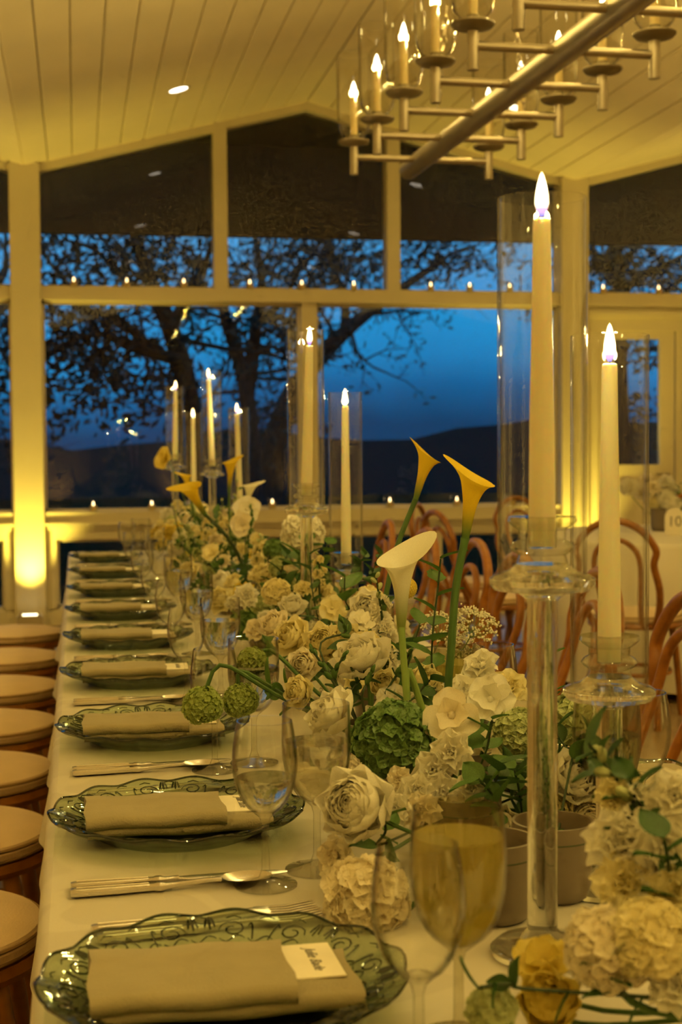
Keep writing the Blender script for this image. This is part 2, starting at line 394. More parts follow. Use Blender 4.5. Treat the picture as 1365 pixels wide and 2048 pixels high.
# window wall: posts under the valleys, beam, sill, mullions, rake trim, low panels
BZ0, BZ1 = 2.233, 2.325; SZ = .783
bays = [(VX0-2*HALF, VX0), (VX0, VX1), (VX1, VX1+2*HALF)]
wall = struct('wall_back', MB().box(XL, XR, WY+.0, WY+.12, 0, .115), 'paint', smooth=False)
PW = .102
for k in range(4):
    x = VX0+(k-1)*2*HALF
    part('post', MB().bbox(x-PW, x+PW, WY-.09, WY+.12, 0, VZ+.02, .004), 'paint', wall, smooth=False)
for bi, (a, b) in enumerate(bays):
    a2, b2 = a+PW, b-PW; mid = (a+b)/2
    part('beam', MB().box(a2, b2, WY-.05, WY+.12, BZ0, BZ1), 'paint', wall, smooth=False)
    part('beam_moulding', MB().box(a2, b2, WY-.065, WY-.05, BZ0+.0, BZ0+.02), 'paint', wall, smooth=False)
    # rake trim under the sloping ceiling
    rk = MB()
    for (xa, za, xb, zb) in ((a2, ceil_z(a2), mid, RZ_), (mid, RZ_, b2, ceil_z(b2))):
        rk.add([(xa, WY-.03, za-.055), (xb, WY-.03, zb-.055), (xb, WY-.03, zb+.03), (xa, WY-.03, za+.03), (xa, WY+.1, za-.055), (xb, WY+.1, zb-.055), (xb, WY+.1, zb+.03), (xa, WY+.1, za+.03)],
               [(0, 1, 2, 3), (5, 4, 7, 6), (0, 4, 5, 1), (3, 2, 6, 7)])
    part('rake_trim', rk, 'soffit' if False else 'paint', wall, smooth=False)
    for j in (1, 2):
        x = a2+(b2-a2)*j/3
        part('mullion', MB().box(x-.048, x+.048, WY-.035, WY+.12, BZ1, ceil_z(x)), 'paint', wall, smooth=False)
    if bi < 2:
        part('sill', MB().box(a2, b2, WY-.07, WY+.12, SZ-.075, SZ), 'paint', wall, smooth=False)
        part('sill_moulding', MB().box(a2, b2, WY-.085, WY-.07, SZ-.095, SZ-.075).box(a2, b2, WY-.05, WY, SZ-.125, SZ-.095), 'paint', wall, smooth=False)
        x = mid; part('mullion', MB().box(x-.055, x+.055, WY-.035, WY+.12, SZ, BZ0), 'paint', wall, smooth=False)
        part('panel_rail', MB().box(a2, b2, WY-.02, WY+.12, .59, SZ-.095), 'paint', wall, smooth=False)
        for j in range(5):
            x = a2+(b2-a2)*j/4; h = .075 if j in (0, 4) else .038
            xx0, xx1 = max(a2, x-h), min(b2, x+h)
            part('panel_stile', MB().box(xx0, xx1, WY-.02, WY+.12, .115, .59), 'paint', wall, smooth=False)
struct('baseboard_back', MB().box(XL, XR, WY-.035, WY, 0, .10), 'paint', smooth=False)
# panes: one window per opening, pane as a child
wn = [0]
def window(x0, x1, z0, z1, y=WY+.05, poly=None, fr=.018):
    wn[0] += 1
    f = MB()
    if poly is None:
        for (p, q, r, s) in ((x0, x1, z0, z0+fr), (x0, x1, z1-fr, z1), (x0, x0+fr, z0, z1), (x1-fr, x1, z0, z1)):
            f.box(p, q, y-.02, y+.02, r, s)
        pts = [(x0, z0), (x1, z0), (x1, z1), (x0, z1)]
    else:
        pts = poly; f.box(x0, x1, y-.02, y+.02, z0, z0+fr)
    o = struct(f'window_{wn[0]}', f, 'paint', smooth=False)
    n = len(pts); v = [(p[0], y-.003, p[1]) for p in pts]+[(p[0], y+.003, p[1]) for p in pts]
    part('pane', MB().add(v, [tuple(range(n)), tuple(range(2*n-1, n-1, -1))]+[(i, n+i, n+(i+1) % n, (i+1) % n) for i in range(n)]), 'pane', o, smooth=False)
for bi, (a, b) in enumerate(bays):
    a2, b2 = a+PW, b-PW; mid = (a+b)/2; w3 = (b2-a2)/3
    xs = [a2, a2+w3, a2+2*w3, b2]
    for j in range(3):
        l = xs[j]+(.048 if j else 0); r = xs[j+1]-(.048 if j < 2 else 0)
        pl = [(l, BZ1), (r, BZ1), (r, ceil_z(r)-.02)]+([(mid, RZ_-.02)] if j == 1 else [])+[(l, ceil_z(l)-.02)]
        window(l, r, BZ1, None, poly=pl)
    if bi < 2:
        window(a2, mid-.055, SZ, BZ0); window(mid+.055, b2, SZ, BZ0)
        for j in range(4):
            l = a2+(b2-a2)*j/4+(.075 if j == 0 else .038); r = a2+(b2-a2)*(j+1)/4-(.075 if j == 3 else .038)
            window(l, r, .115, .59)
# right bay: glazed doors under the beam
a2, b2 = VX1+PW, XR-PW
hd = part('door_header', MB().box(a2, b2, WY-.02, WY+.12, 2.06, BZ0), 'paint', wall, smooth=False)
part('header_moulding', MB().box(a2, b2, WY-.06, WY-.02, 2.17, 2.20).box(a2, b2, WY-.045, WY-.02, 2.15, 2.17), 'paint', wall, smooth=False)
part('jamb', MB().box(a2, a2+.10, WY-.02, WY+.12, .1, 2.06), 'paint', wall, smooth=False)
dn = 0; x = a2+.10
while x+.62 < b2:
    dn += 1
    d = MB(); x1 = x+.60
    d.box(x, x+.11, WY, WY+.05, .1, 2.06).box(x1-.11, x1, WY, WY+.05, .1, 2.06).box(x+.11, x1-.11, WY, WY+.05, 2.0, 2.06).box(x+.11, x1-.11, WY, WY+.05, .1, 1.07)
    o = struct(f'door_{dn}', d, 'paint', smooth=False)
    part('pane', MB().box(x+.11, x1-.11, WY+.022, WY+.028, 1.07, 2.0), 'pane', o, smooth=False)
    part('lower_panel', MB().box(x+.16, x1-.16, WY-.012, WY, .25, .95), 'paint', o, smooth=False)
    part('handle', MB().tube([(x1-.055, WY-.0, 1.0), (x1-.055, WY-.05, 1.0), (x1-.16, WY-.05, 1.0)], .009), 'steel', o)
    x = x1+.012
part('jamb', MB().box(x, b2, WY-.02, WY+.12, .1, 2.06), 'paint', wall, smooth=False)

# ---- outside: ground, deck, hill, eave, trees
struct('ground', MB().box(-60, 70, WY+.15, 120, -.5, -.25), 'grass', smooth=False)
dk = struct('deck', MB().box(-8, 12, WY+.12, WY+3.2, -.3, -.04), 'deck', smooth=False)
db = MB().box(-8, 12, 0, .135, 0, .03); dme = db.mesh('deck_board', M['deck'], smooth=False)
for k in range(22): ob('deck_board', dme, dk, mw=T(0, WY+.14+k*.14, -.04))
ev = struct('roof_eave', MB().box(XL-1, XR+1, WY+1.35, WY+1.45, 2.895, 4.4), 'soffit', smooth=False)
part('soffit', MB().add([(XL-1, WY+.14, 3.75), (XR+1, WY+.14, 3.75), (XR+1, WY+1.45, 3.6), (XL-1, WY+1.45, 3.6), (XL-1, WY+.14, 3.9), (XR+1, WY+.14, 3.9), (XR+1, WY+1.45, 3.75), (XL-1, WY+1.45, 3.75)],
     [(0, 1, 2, 3), (7, 6, 5, 4), (0, 4, 5, 1), (3, 2, 6, 7)]), 'soffit', ev, smooth=False)
hb = MB(); rr = random.Random(3)
NX = 70
hs = [1.75+.3*math.sin(i*.33)+.25*math.sin(i*.9+1)+rr.uniform(-.15, .15) for i in range(NX+1)]
prof = [(0, 0), (.15, .55), (.35, .9), (.5, 1), (.7, .8), (1, 0)]
hb.grid(lambda u, v: (-55+u*120, 44+prof[round(v*5)][0]*14, -.3+prof[round(v*5)][1]*(.3+hs[round(u*NX)])), NX, 5)
struct('hillside', hb, 'hill')

def leaves(mb, c, r, n, rg, sz=.09, sq=(1, .8, .6)):
    for _ in range(n):
        while True:
            q = Vector((rg.uniform(-1, 1), rg.uniform(-1, 1), rg.uniform(-1, 1)))
            if q.length < 1: break
        p = Vector(c)+Vector((q.x*r*sq[0], q.y*r*sq[1], q.z*r*sq[2]))
        d = Vector((rg.gauss(0, 1), rg.gauss(0, 1), rg.gauss(0, 1))).normalized(); e = d.orthogonal().normalized()
        s = sz*rg.uniform(.5, 1.2)
        mb.add([p-d*s, p+e*s*.45, p+d*s, p-e*s*.45], [(0, 1, 2, 3)])
def twig(mb, lf, p, d, L, r, depth, rg, leafy):
    pts = [Vector(p)]; dd = Vector(d).normalized(); n = 4
    for i in range(n):
        dd = (dd+Vector((rg.gauss(0, .22), rg.gauss(0, .22), rg.gauss(0, .16)))).normalized(); pts.append(pts[-1]+dd*L/n)
    mb.tube(pts, [r*(1-.6*i/n) for i in range(n+1)], 5, caps=False)
    if depth == 0:
        if rg.random() < leafy: leaves(lf, pts[-1], L*.55, 6, rg, .07)
        return
    for i in (2, 3, 4):
        ax = Vector((rg.gauss(0, 1), rg.gauss(0, .7), rg.gauss(0, .8)))
        twig(mb, lf, pts[i], dd*.8+ax.normalized()*.8, L*rg.uniform(.55, .75), r*.5, depth-1, rg, leafy)
def tree(name, label, Y, limbs, clumps, seed, leafy=.7):
    rg = random.Random(seed); wd = MB(); lf = MB(); ks = Y/17
    b0 = aty(*limbs[0][0][0], Y); base = Vector((b0.x, Y, -.25))
    for path, ra, rb in limbs:
        pts = smooth([aty(x, y, Y+rg.uniform(-.3, .3)) for x, y in path], 5)
        if path is limbs[0][0]: pts = [base]+pts
        k = len(pts); ra, rb = ra*ks*.9, rb*ks*.9; wd.tube(pts, [ra+(rb-ra)*i/(k-1) for i in range(k)], 8)
        for i in range(3, k, 3):
            if pts[i].z < 1.9: continue
            d = Vector((rg.gauss(0, 1), rg.gauss(0, .45), rg.gauss(.3, .6)))
            twig(wd, lf, pts[i], d, rg.uniform(.6, 1.2), max(.012, (ra+(rb-ra)*i/k)*.35), 2, rg, leafy)
        twig(wd, lf, pts[-1], pts[-1]-pts[-2], 1.0, rb*.9, 2, rg, leafy)
    for (x, y, rad, n) in clumps:
        c = aty(x, y, Y); leaves(lf, c, rad*ks, int(n*.5), rg, .085*ks)
        for _ in range(3): twig(wd, lf, c+Vector((rg.uniform(-.3, .3), 0, rg.uniform(-.2, .2))), Vector((rg.gauss(0, 1), 0, rg.gauss(0, .5))), .6, .014, 1, rg, leafy)
    t = thing(name, label, 'tree', base)
    part('trunk', wd, 'bark', t, T(-base)); part('foliage', lf, 'foliage', t, T(-base), smooth=False)
tree('garden_tree', 'dark forked tree standing outside, left half of the middle window', 15.0,
     [([(385, 900), (372, 770), (352, 690), (330, 630), (300, 560), (272, 480), (255, 400)], .17, .06),
      ([(360, 720), (300, 705), (250, 690), (200, 668), (120, 690)], .09, .03),
      ([(345, 655), (375, 590), (405, 540), (430, 470)], .08, .03),
      ([(300, 700), (240, 640), (180, 620), (130, 560), (95, 520)], .07, .02),
      ([(318, 600), (250, 560), (190, 500), (130, 480)], .06, .02)],
     [(130, 650, .8, 260), (170, 690, .7, 220), (225, 660, .6, 200), (110, 590, .5, 120), (220, 510, .6, 130), (300, 520, .5, 110), (140, 770, .9, 360), (240, 790, .9, 360), (320, 780, .7, 260), (270, 740, .7, 160), (400, 520, .5, 120)], 11)
tree('garden_tree', 'dark tree with two slim stems outside, behind the far candles', 19.0,
     [([(505, 900), (492, 780), (472, 700), (452, 640), (440, 560), (430, 470)], .12, .05),
      ([(494, 790), (506, 710), (514, 640), (524, 570), (510, 470)], .11, .04),
      ([(512, 640), (560, 610), (600, 540), (640, 490)], .06, .02)],
     [(545, 665, .6, 260), (570, 650, .5, 200), (480, 560, .7, 180), (560, 540, .6, 140), (620, 520, .6, 150), (680, 530, .6, 140), (740, 510, .5, 90)], 12)
tree('garden_tree', 'dark leaning tree outside, trunk slanting right behind the middle candle', 23.5,
     [([(545, 900), (575, 810), (600, 765), (650, 705), (700, 655), (755, 612), (820, 565), (880, 525)], .17, .04),
      ([(690, 665), (690, 600), (670, 540), (660, 470)], .07, .03)],
     [(650, 500, .7, 170), (860, 525, .5, 150), (900, 540, .4, 110), (920, 500, .5, 70), (830, 505, .4, 60), (700, 545, .6, 120), (530, 860, .8, 300)], 13)
tree('garden_tree', 'dark leafy tree outside the right window above the glazed doors', 17.0,
     [([(1240, 900), (1236, 700), (1240, 600), (1238, 540), (1230, 470)], .16, .08),
      ([(1240, 590), (1285, 550), (1330, 530), (1390, 500)], .07, .03),
      ([(1240, 560), (1200, 520), (1180, 480)], .06, .03), ([(1242, 540), (1270, 500), (1300, 470)], .06, .03)],
     [(1205, 540, .5, 300), (1260, 530, .5, 260), (1300, 545, .5, 240), (1190, 500, .4, 160), (1340, 570, .4, 160), (1310, 700, .5, 200), (1300, 850, .7, 300)], 14)
tree('garden_tree', 'dark shrubby tree outside the narrow left window, cut by the frame', 18.6,
     [([(-60, 900), (-50, 760), (-40, 660), (-20, 600), (10, 540)], .14, .05)],
     [(5, 640, .5, 240), (0, 700, .6, 300), (-40, 600, .6, 200), (0, 860, .8, 300)], 15)

# ================================================================== LIGHT FIXTURES OF THE ROOM AND ADDED FILL UPLIGHTS
# recessed downlights in the sloping ceiling
cans = [(.635, 8.895), (.635, 6.2), (.635, 3.5), (.635, .8), (2.75, 8.895), (2.75, 6.2), (2.75, 3.5), (2.75, .8), (-1.4, 6.2), (-1.4, 1.6), (4.9, 6.2), (4.9, 1.6)]
dl = None
for i, (x, y) in enumerate(cans):
    z = ceil_z(x); u = ((x-VX0) % (2*HALF))/HALF; tilt = -ang if u <= 1 else ang
    t = thing('recessed_downlight', 'round white recessed downlight in the sloping boarded ceiling' if i == 0 else f'recessed ceiling downlight beyond the frame, number {i} from the window'.replace(f'number {i} ', f'{NTH[min(i,19)]} '), 'downlight', (x, y, z), group='recessed ceiling downlights')
    t.rotation_euler = (0, tilt, 0)
    part('trim_ring', MB().lathe([(.058, .012), (.058, -.006), (.075, -.006), (.078, .004)], 32), 'trimwhite', t)
    part('lens', MB().lathe([(0, -.002), (.057, -.002)], 32), 'lens', t)
    light('downlight_lamp', 'AREA', (0, 0, -.012), 1.6, WARM, t, .10, spread=math.radians(150))
# LED uplights at the feet of the posts; unseen ones added round the walls as fill
ups = [(VX0, WY-.25, 0, 'at the foot of the left post', 190, GOLD, 80), (VX1, WY-.25, 0, 'at the foot of the right post', 190, GOLD, 80), (VX0-2*HALF, WY-.25, 0, 'at a post left of the frame', 190, GOLD, 80)]
for k, (x, y, a) in enumerate(((XL+.2, 7.0, 90), (XL+.2, 3.2, 90), (XL+.2, -.6, 90), (XR-.2, 7.0, -90), (XR-.2, 3.2, -90), (XR-.2, -.6, -90), (VX0, YB+.2, 180), (VX1, YB+.2, 180), ((VX0+VX1)/2, YB+.2, 180))):
    ups.append((x, y, math.radians(a), ['added as unseen fill along the left wall, far end', 'added as unseen fill along the left wall, middle', 'added as unseen fill along the left wall, near end', 'added as unseen fill along the right wall, far end', 'added as unseen fill along the right wall, middle', 'added as unseen fill along the right wall, near end', 'added as unseen fill at the rear wall, left', 'added as unseen fill at the rear wall, right', 'added as unseen fill at the rear wall, centre'][k], UPW, WARM, 110))
for (px, py, a, wh, en, colr, sz) in ups:
    t = thing('led_uplight', f'small grey box uplight {wh}', 'uplight', (px, py, 0), a, group='uplights round the room')
    part('housing', MB().bbox(-.085, .085, -.05, .05, 0, .10, .006).box(-.07, -.05, -.055, .055, .1, .12).box(.05, .07, -.055, .055, .1, .12), 'fixture', t, smooth=False)
    part('lens', MB().box(-.07, .07, -.035, .035, .1, .104), 'uplens', t, smooth=False)
    l = light('uplight_lamp', 'SPOT', (0, 0, .13), en, colr, t, .03, spot_size=math.radians(sz), spot_blend=1.0)
    l.rotation_euler = (math.radians(180-6 if sz == 80 else 180+14), 0, 0)

# ================================================================== CHANDELIER
CH = Vector((1.477, 6.385, 2.45)); crot = math.radians(1.35)
nA = 8; sp = .436; LEN = sp*(nA-1)+.5
armm = MB().tube([(-.30, 0, 0), (.30, 0, 0)], .0145, 10).mesh('arm', M['steel'])
postm = MB().tube([(0, 0, -.075), (0, 0, .052)], .0185, 12).mesh('post', M['steel'])
saum = MB().lathe([(.0, .044), (.03, .046), (.06, .054), (.069, .064), (.069, .068), (.058, .072), (.02, .074), (.02, .092), (0, .092)], 24).mesh('saucer', M['saucer'])
slem = MB().lathe([(.0155, .09), (.0155, .25), (.012, .253), (0, .253)], 12).mesh('candle_sleeve', M['ivory'])
bulm = MB().lathe([(.004, .253), (.011, .266), (.013, .28), (.009, .30), (.002, .318), (0, .32)], 10).mesh('bulb', M['bulb'])
shm = MB().lathe([(.02, .078), (.045, .085), (.062, .105), (.070, .14), (.072, .2), (.072, .43), (.070, .43), (.070, .2), (.068, .14), (.06, .107), (.044, .088), (.02, .081)], 32).mesh('hurricane_shade', M['hurricane'])
def chandelier(CH, label):
    ch = thing('linear_chandelier', label, 'chandelier', CH, crot, 'linear chandeliers')
    part('main_tube', MB().tube([(0, 0, 0), (0, -LEN, 0)], .043, 20), 'steel', ch)
    for k in range(nA):
        arm = ob('arm', armm, ch, mw=T(0, -.24-k*sp, 0))
        for s in (-1, 1):
            mw = T(s*.30, 0, 0)
            for n_, me in (('post', postm), ('saucer', saum), ('candle_sleeve', slem), ('bulb', bulm), ('hurricane_shade', shm)): ob(n_, me, arm, mw=mw)
            light('bulb_lamp', 'POINT', (s*.30, -.24-k*sp, .305), 11, WARM, ch, .018)
    for s, yy in ((-.17, -1.10), (.17, -1.10), (-.17, -2.85), (.17, -2.85)):
        cm = MB(); zt = ceil_z(CH.x)-CH.z-.02
        top = Vector((s*.3, yy, zt)); bot = Vector((s, yy, .015)); L = (top-bot).length; n = int(L/.034)
        dq = look(top-bot)
        for j in range(n):
            a = PI/2*(j % 2)
            ring = [(.010*math.cos(q), 0, .022*math.sin(q)) for q in (2*PI*i/8 for i in range(8))]
            cm.tube(ring, .0022, 4, closed=True, mat=T(bot+(top-bot)*((j+.5)/n)) @ dq @ RZ(a))
        part('chain', cm, 'steel', ch)
    part('canopy', MB().box(-.06, .06, -3.0, -.95, ceil_z(CH.x)-CH.z-.03, ceil_z(CH.x)-CH.z+.02), 'steel', ch, smooth=False)
chandelier(CH, 'long brushed nickel chandelier with glass hurricane shades and candle bulbs')
chandelier(Vector((1.60, 1.75, 2.45)), 'unseen copy of the nickel chandelier, added behind the camera for fill light')  # unseen second chandelier, added to light the table from the camera side

# ================================================================== MAIN TABLE
TX0, TX1, TY0, TY1, TZ = -.045, .815, .45, 6.62, .75
tb = thing('banquet_table', 'long banquet table under the white damask cloth', 'table', ((TX0+TX1)/2, (TY0+TY1)/2, 0))
hx, hy = (TX1-TX0)/2-.008, (TY1-TY0)/2-.008
part('tabletop', MB().box(-hx, hx, -hy, hy, .715, TZ-.004), 'bent', tb, smooth=False)
for yy in (-hy+.3, -.9, .9, hy-.3):
    for s in (-1, 1): part('leg', MB().box(s*(hx-.12)-.025, s*(hx-.12)+.025, yy-.025, yy+.025, 0, .715), 'bent', tb, smooth=False)
def drape(x0, x1, y0, y1, z, zb, seed, fold=.02):
    rg = random.Random(seed); mb = MB(); per = []
    nx, ny = max(8, int((x1-x0)/.03)), max(8, int((y1-y0)/.03))
    mb.grid(lambda u, v: (x0+.012+u*(x1-x0-.024), y0+.012+v*(y1-y0-.024), z), nx, ny)
    def edge(s):
        L1, L2 = x1-x0, y1-y0; P = 2*(L1+L2); s = (s % 1)*P
        if s < L1: return x0+s, y0, 0, -1
        s -= L1
        if s < L2: return x1, y0+s, 1, 0
        s -= L2
        if s < L1: return x1-s, y1, 0, 1
        s -= L1; return x0, y1-s, -1, 0
    n = int(2*((x1-x0)+(y1-y0))/.025); ph = [rg.uniform(0, 6) for _ in range(4)]
    rows = [(0, -.012, 0), (.003, -.005, 0), (.012, 0, 0), (.10, .002, .12), (.17 if z-zb < .3 else .25, .008, .5), (z-zb, .016, 1)]
    def fn(u, v):
        d, o, k = rows[round(v*(len(rows)-1))]
        x, y, nx_, ny_ = edge(u); a = u*2*PI
        wv = fold*k*(math.sin(a*37+ph[0])*.5+math.sin(a*61+ph[1])*.3+math.sin(a*17+ph[2])*.4)
        return (x+nx_*(o+wv), y+ny_*(o+wv), z-d)
    mb.grid(fn, n, len(rows)-1); return mb
tag(ob('tablecloth', drape(TX0, TX1, TY0, TY1, TZ+.002, .505, 1).mesh('tablecloth', M['cloth'], angle=80)), 'white damask tablecloth covering the long foreground banquet table', 'tablecloth')
TT = TZ+.003

PY = [1.168, 1.72, 2.28, 2.85, 3.40, 3.98, 4.60, 5.26, 5.98]       # place settings down the left side
PXL, PXR = .112, .665

# ---- charger
def charger_parts():
    prof = [(0, .004), (.06, .004), (.088, .005), (.100, .010), (.112, .018), (.130, .025), (.146, .0305), (.1495, .0315), (.150, .029), (.146, .026), (.130, .020), (.112, .013), (.100, .005), (.088, 0), (.0, 0)]
    def fr(k, a):
        r = prof[k][0]; q = max(0, (r-.10)/.05); return (1+.022*q*(abs(math.cos(a*7))-.5), .002*q*math.cos(a*14))
    body = MB().lathe(prof, 112, fr=fr).mesh('body', M['charger'])
    rel = MB()
    def surf(r): 
        pr = prof[:8]
        for (r0, z0), (r1, z1) in zip(pr, pr[1:]):
            if r0 <= r <= r1: return z0+(z1-z0)*(r-r0)/(r1-r0)
        return .0315
    def onr(pts, a0, wd=.0011):
        o = []
        for (s, r) in pts: o.append((r*math.cos(a0+s), r*math.sin(a0+s), surf(min(r, .149))+.0006))
        rel.tube(o, [wd*(.5+.5*math.sin(PI*(i+.5)/len(o))) for i in range(len(o))], 4)
    for k in range(14):
        a0 = 2*PI*k/14; sgn = 1 if k % 2 else -1
        sp_ = []
        for i in range(15):
            q = i/14*PI*2.6; rr_ = .0125*(1-i/20)
            sp_.append((sgn*rr_*math.cos(q)/.122, .124+rr_*.85*math.sin(q)))
        onr(sp_, a0)
        onr([(sgn*(-.16+.05*i/6), .112+.020*math.sin(i/6*2.2)) for i in range(7)], a0)
        onr([(sgn*(.13+.02*i/4), .128+.012*i/4) for i in range(5)], a0, .0013)
        onr([(sgn*(.165+.0*i/4), .125+.016*i/4) for i in range(5)], a0, .0013)
        onr([(sgn*(.20-.02*i/4), .128+.012*i/4) for i in range(5)], a0, .0013)
        onr([(-.22+.44*i/10, .100-.007*math.sin(PI*i/10)+.006) for i in range(11)], a0, .0013)
        onr([(-.22+.44*i/10, .094-.009*math.sin(PI*i/10)) for i in range(11)], a0, .0010)
    for k in range(28):
        a0 = 2*PI*k/28
        onr([(-.10+.2*i/8, .113+.0035*math.sin(i/8*2*PI)) for i in range(9)], a0, .0009)
        onr([(-.06, .104), (0, .109), (.06, .104)], a0, .0009); onr([(-.05, .139), (0, .142), (.05, .139)], a0, .0008)
    rel.tube([(.1502*(1+.022*(abs(math.cos(a*7))-.5))*math.cos(a), .1502*(1+.022*(abs(math.cos(a*7))-.5))*math.sin(a), .0306+.002*math.cos(a*14)) for a in (2*PI*i/168 for i in range(168))], .0014, 5, closed=True)
    return body, rel.mesh('scroll_relief', M['relief'])
cbody, crel = charger_parts()
# ---- napkin
def napkin_mesh(x0, x1, y0, y1, z0, z1, roll, name):
    mb = MB(); n = 7; pr = []
    h = (z1-z0)/2
    for i in range(n): q = -PI/2-PI*i/(n-1); pr.append((y0+roll+roll*math.cos(q), (z0+z1)/2+h*math.sin(q)))
    for i in range(4): pr.append((y0+roll+(y1-y0-roll-.004)*(i+1)/4, z1-.002*(i/3)))
    for i in range(3): q = PI/2-PI*(i+1)/3; pr.append((y1-.004+.004*math.cos(q), (z0+z1)/2+h*.9*math.sin(q)))
    K = len(pr); nx = 10
    for j in range(nx+1):
        for (y, z) in pr: mb.v.append((x0+(x1-x0)*j/nx+.002*math.sin(y*60+j), y, z+.0012*math.sin(j*1.1+y*20)))
    for j in range(nx):
        for i in range(K): mb.f.append((j*K+i, j*K+(i+1) % K, (j+1)*K+(i+1) % K, (j+1)*K+i))
    mb.f += [tuple(range(K)), tuple(nx*K+i for i in range(K-1, -1, -1))]
    return mb.mesh(name, M['napkin'], angle=50)
nap_lo = napkin_mesh(-.107, .107, -.063, .056, .0125, .0265, .007, 'lower_fold')
nap_up = napkin_mesh(-.109, .053, -.066, .059, .0215, .037, .009, 'upper_fold')
cardm = MB().box(-.02, .055, -.03, .050, 0, .0014).mesh('sheet', M['card'], smooth=False)
def text_mesh(body, size, shear, name, mat):
    cu = bpy.data.curves.new('lettering', 'FONT'); cu.body = body; cu.size = size; cu.shear = shear; cu.extrude = .0001; cu.align_x = 'CENTER'; cu.align_y = 'CENTER'
    o = bpy.data.objects.new('lettering', cu); COL.objects.link(o)
    dg = bpy.context.evaluated_depsgraph_get(); me = bpy.data.meshes.new_from_object(o.evaluated_get(dg)); me.name = name
    bpy.data.objects.remove(o); me.materials.clear(); me.materials.append(M[mat]); return me
nm = text_mesh('Julie Bade', .0135, .42, 'lettering', 'ink')
# ---- cutlery (handle end at the origin, lying along +X)
def bar(pts, name):
    """flat bar from (x, half width, z centre, half thickness) stations"""
    mb = MB(); 
    for (x, w_, z, h) in pts:
        for k in range(8):
            q = 2*PI*(k+.5)/8; mb.v.append((x, w_*math.copysign(abs(math.cos(q))**.6, math.cos(q)), z+h*math.copysign(abs(math.sin(q))**.6, math.sin(q))))
    for j in range(len(pts)-1):
        for k in range(8): mb.f.append((j*8+k, j*8+(k+1) % 8, (j+1)*8+(k+1) % 8, (j+1)*8+k))
    mb.f += [tuple(range(7, -1, -1)), tuple((len(pts)-1)*8+k for k in range(8))]
    return mb
hdl = [(0, .0085, .004, .003), (.004, .0100, .004, .0035), (.05, .0088, .004, .0035), (.085, .0062, .004, .0035), (.088, .0078, .004, .0042), (.093, .0078, .004, .0042), (.097, .0050, .004, .003), (.112, .0042, .005, .0026)]
hdlm = bar(hdl, 'handle').mesh('handle', M['silver'])
ridge = MB().tube([(.006, .005, .0072), (.08, .0035, .0072)], .0008, 4).tube([(.006, -.005, .0072), (.08, -.0035, .0072)], .0008, 4).mesh('handle_beading', M['silver'])
blade = bar([(.108, .004, .0045, .0022), (.125, .0085, .0045, .0013), (.19, .0095, .0045, .0012), (.215, .008, .0045, .001), (.228, .003, .0045, .0008)], 'blade').mesh('blade', M['silver'])
neckm = bar([(.108, .0042, .005, .0024), (.14, .0038, .007, .0022), (.155, .006, .0075, .0018)], 'neck')
forkh = MB(); forkh.join(neckm); forkh.join(bar([(.153, .006, .0075, .0018), (.162, .0115, .007, .0014), (.172, .0125, .006, .0013)], 'x'))
for k in range(4):
    y = -.0102+.0068*k; forkh.join(bar([(.170, .0022, .006, .0013), (.19, .0020, .0055, .0012), (.212, .0016, .008, .001), (.218, .0008, .0088, .0006)], 't'), T(0, y, 0))
forkm = forkh.mesh('tines', M['silver'])
sph = MB(); sph.join(neckm)
sph.grid(lambda u, v: (.155+.055*u, (v-.5)*2*.0185*math.sqrt(max(0, 1-(2*u-1)**2))**.8, .0085-.006*(1-(2*v-1)**2)*math.sin(PI*u)), 10, 8)
spoonm = sph.mesh('spoon_bowl', M['silver'])
def cutlery(kind, p, rz, label, group):
    t = thing({'knife': 'dinner_knife', 'fork': 'dinner_fork', 'spoon': 'table_spoon'}[kind], label, kind, p, rz, group)
    ob('handle', hdlm, t); ob('handle_beading', ridge, t)
    ob({'knife': 'blade', 'fork': 'tines', 'spoon': 'spoon_bowl'}[kind], {'knife': blade, 'fork': forkm, 'spoon': spoonm}[kind], t)
def place(x, y, i, side, full=True, rz=0):
    o = ORD[i]; s = 'left' if side == 0 else 'right'
    w_ = f'at the {o} place on the {s} side'
    c, s_ = math.cos(rz), math.sin(rz)
    W = lambda dx, dy, dz=0: (x+c*dx-s_*dy, y+s_*dx+c*dy, TT+dz)
    j = R.uniform(-.03, .03)
    t = thing('charger_plate', f'green embossed glass charger plate {w_}', 'plate', W(0, 0), rz+R.uniform(0, .4), f'{s} row chargers')
    ob('body', cbody, t); ob('scroll_relief', crel, t)
    t = thing('folded_napkin', f'folded taupe napkin on the green charger {w_}', 'napkin', W(0, 0), rz+j, f'{s} row napkins')
    ob('lower_fold', nap_lo, t); ob('upper_fold', nap_up, t)
    t = thing('place_card', f'cream place card tucked in the napkin {w_}', 'place card', W(.042, .004, .0272), rz+j+R.uniform(-.04, .08), f'{s} row place cards')
    ob('sheet', cardm, t)
    if side == 0 and i < 4: ob('lettering', nm, t, mw=T(.036, .012, .0017) @ RZ(-PI/2))
    if full:
        cutlery('knife', W(-.125, -.205), rz+.05+R.uniform(-.03, .03), f'silver dinner knife {w_}', f'{s} row knives')
        cutlery('spoon', W(-.125, -.228), rz+.06+R.uniform(-.02, .03), f'silver spoon beside the knife {w_}', f'{s} row spoons')
        cutlery('fork', W(-.105, .205), rz+.10+R.uniform(-.03, .04), f'outer silver fork {w_}', f'{s} row forks')
        cutlery('fork', W(-.100, .178), rz+.13+R.uniform(-.03, .04), f'inner silver fork beside the plate {w_}', f'{s} row forks')
for i, y in enumerate(PY): place(PXL, y, i, 0)
for i, y in enumerate([1.74, 2.30, 2.88, 3.45, 4.05]): place(PXR, y, i, 1, True, PI)

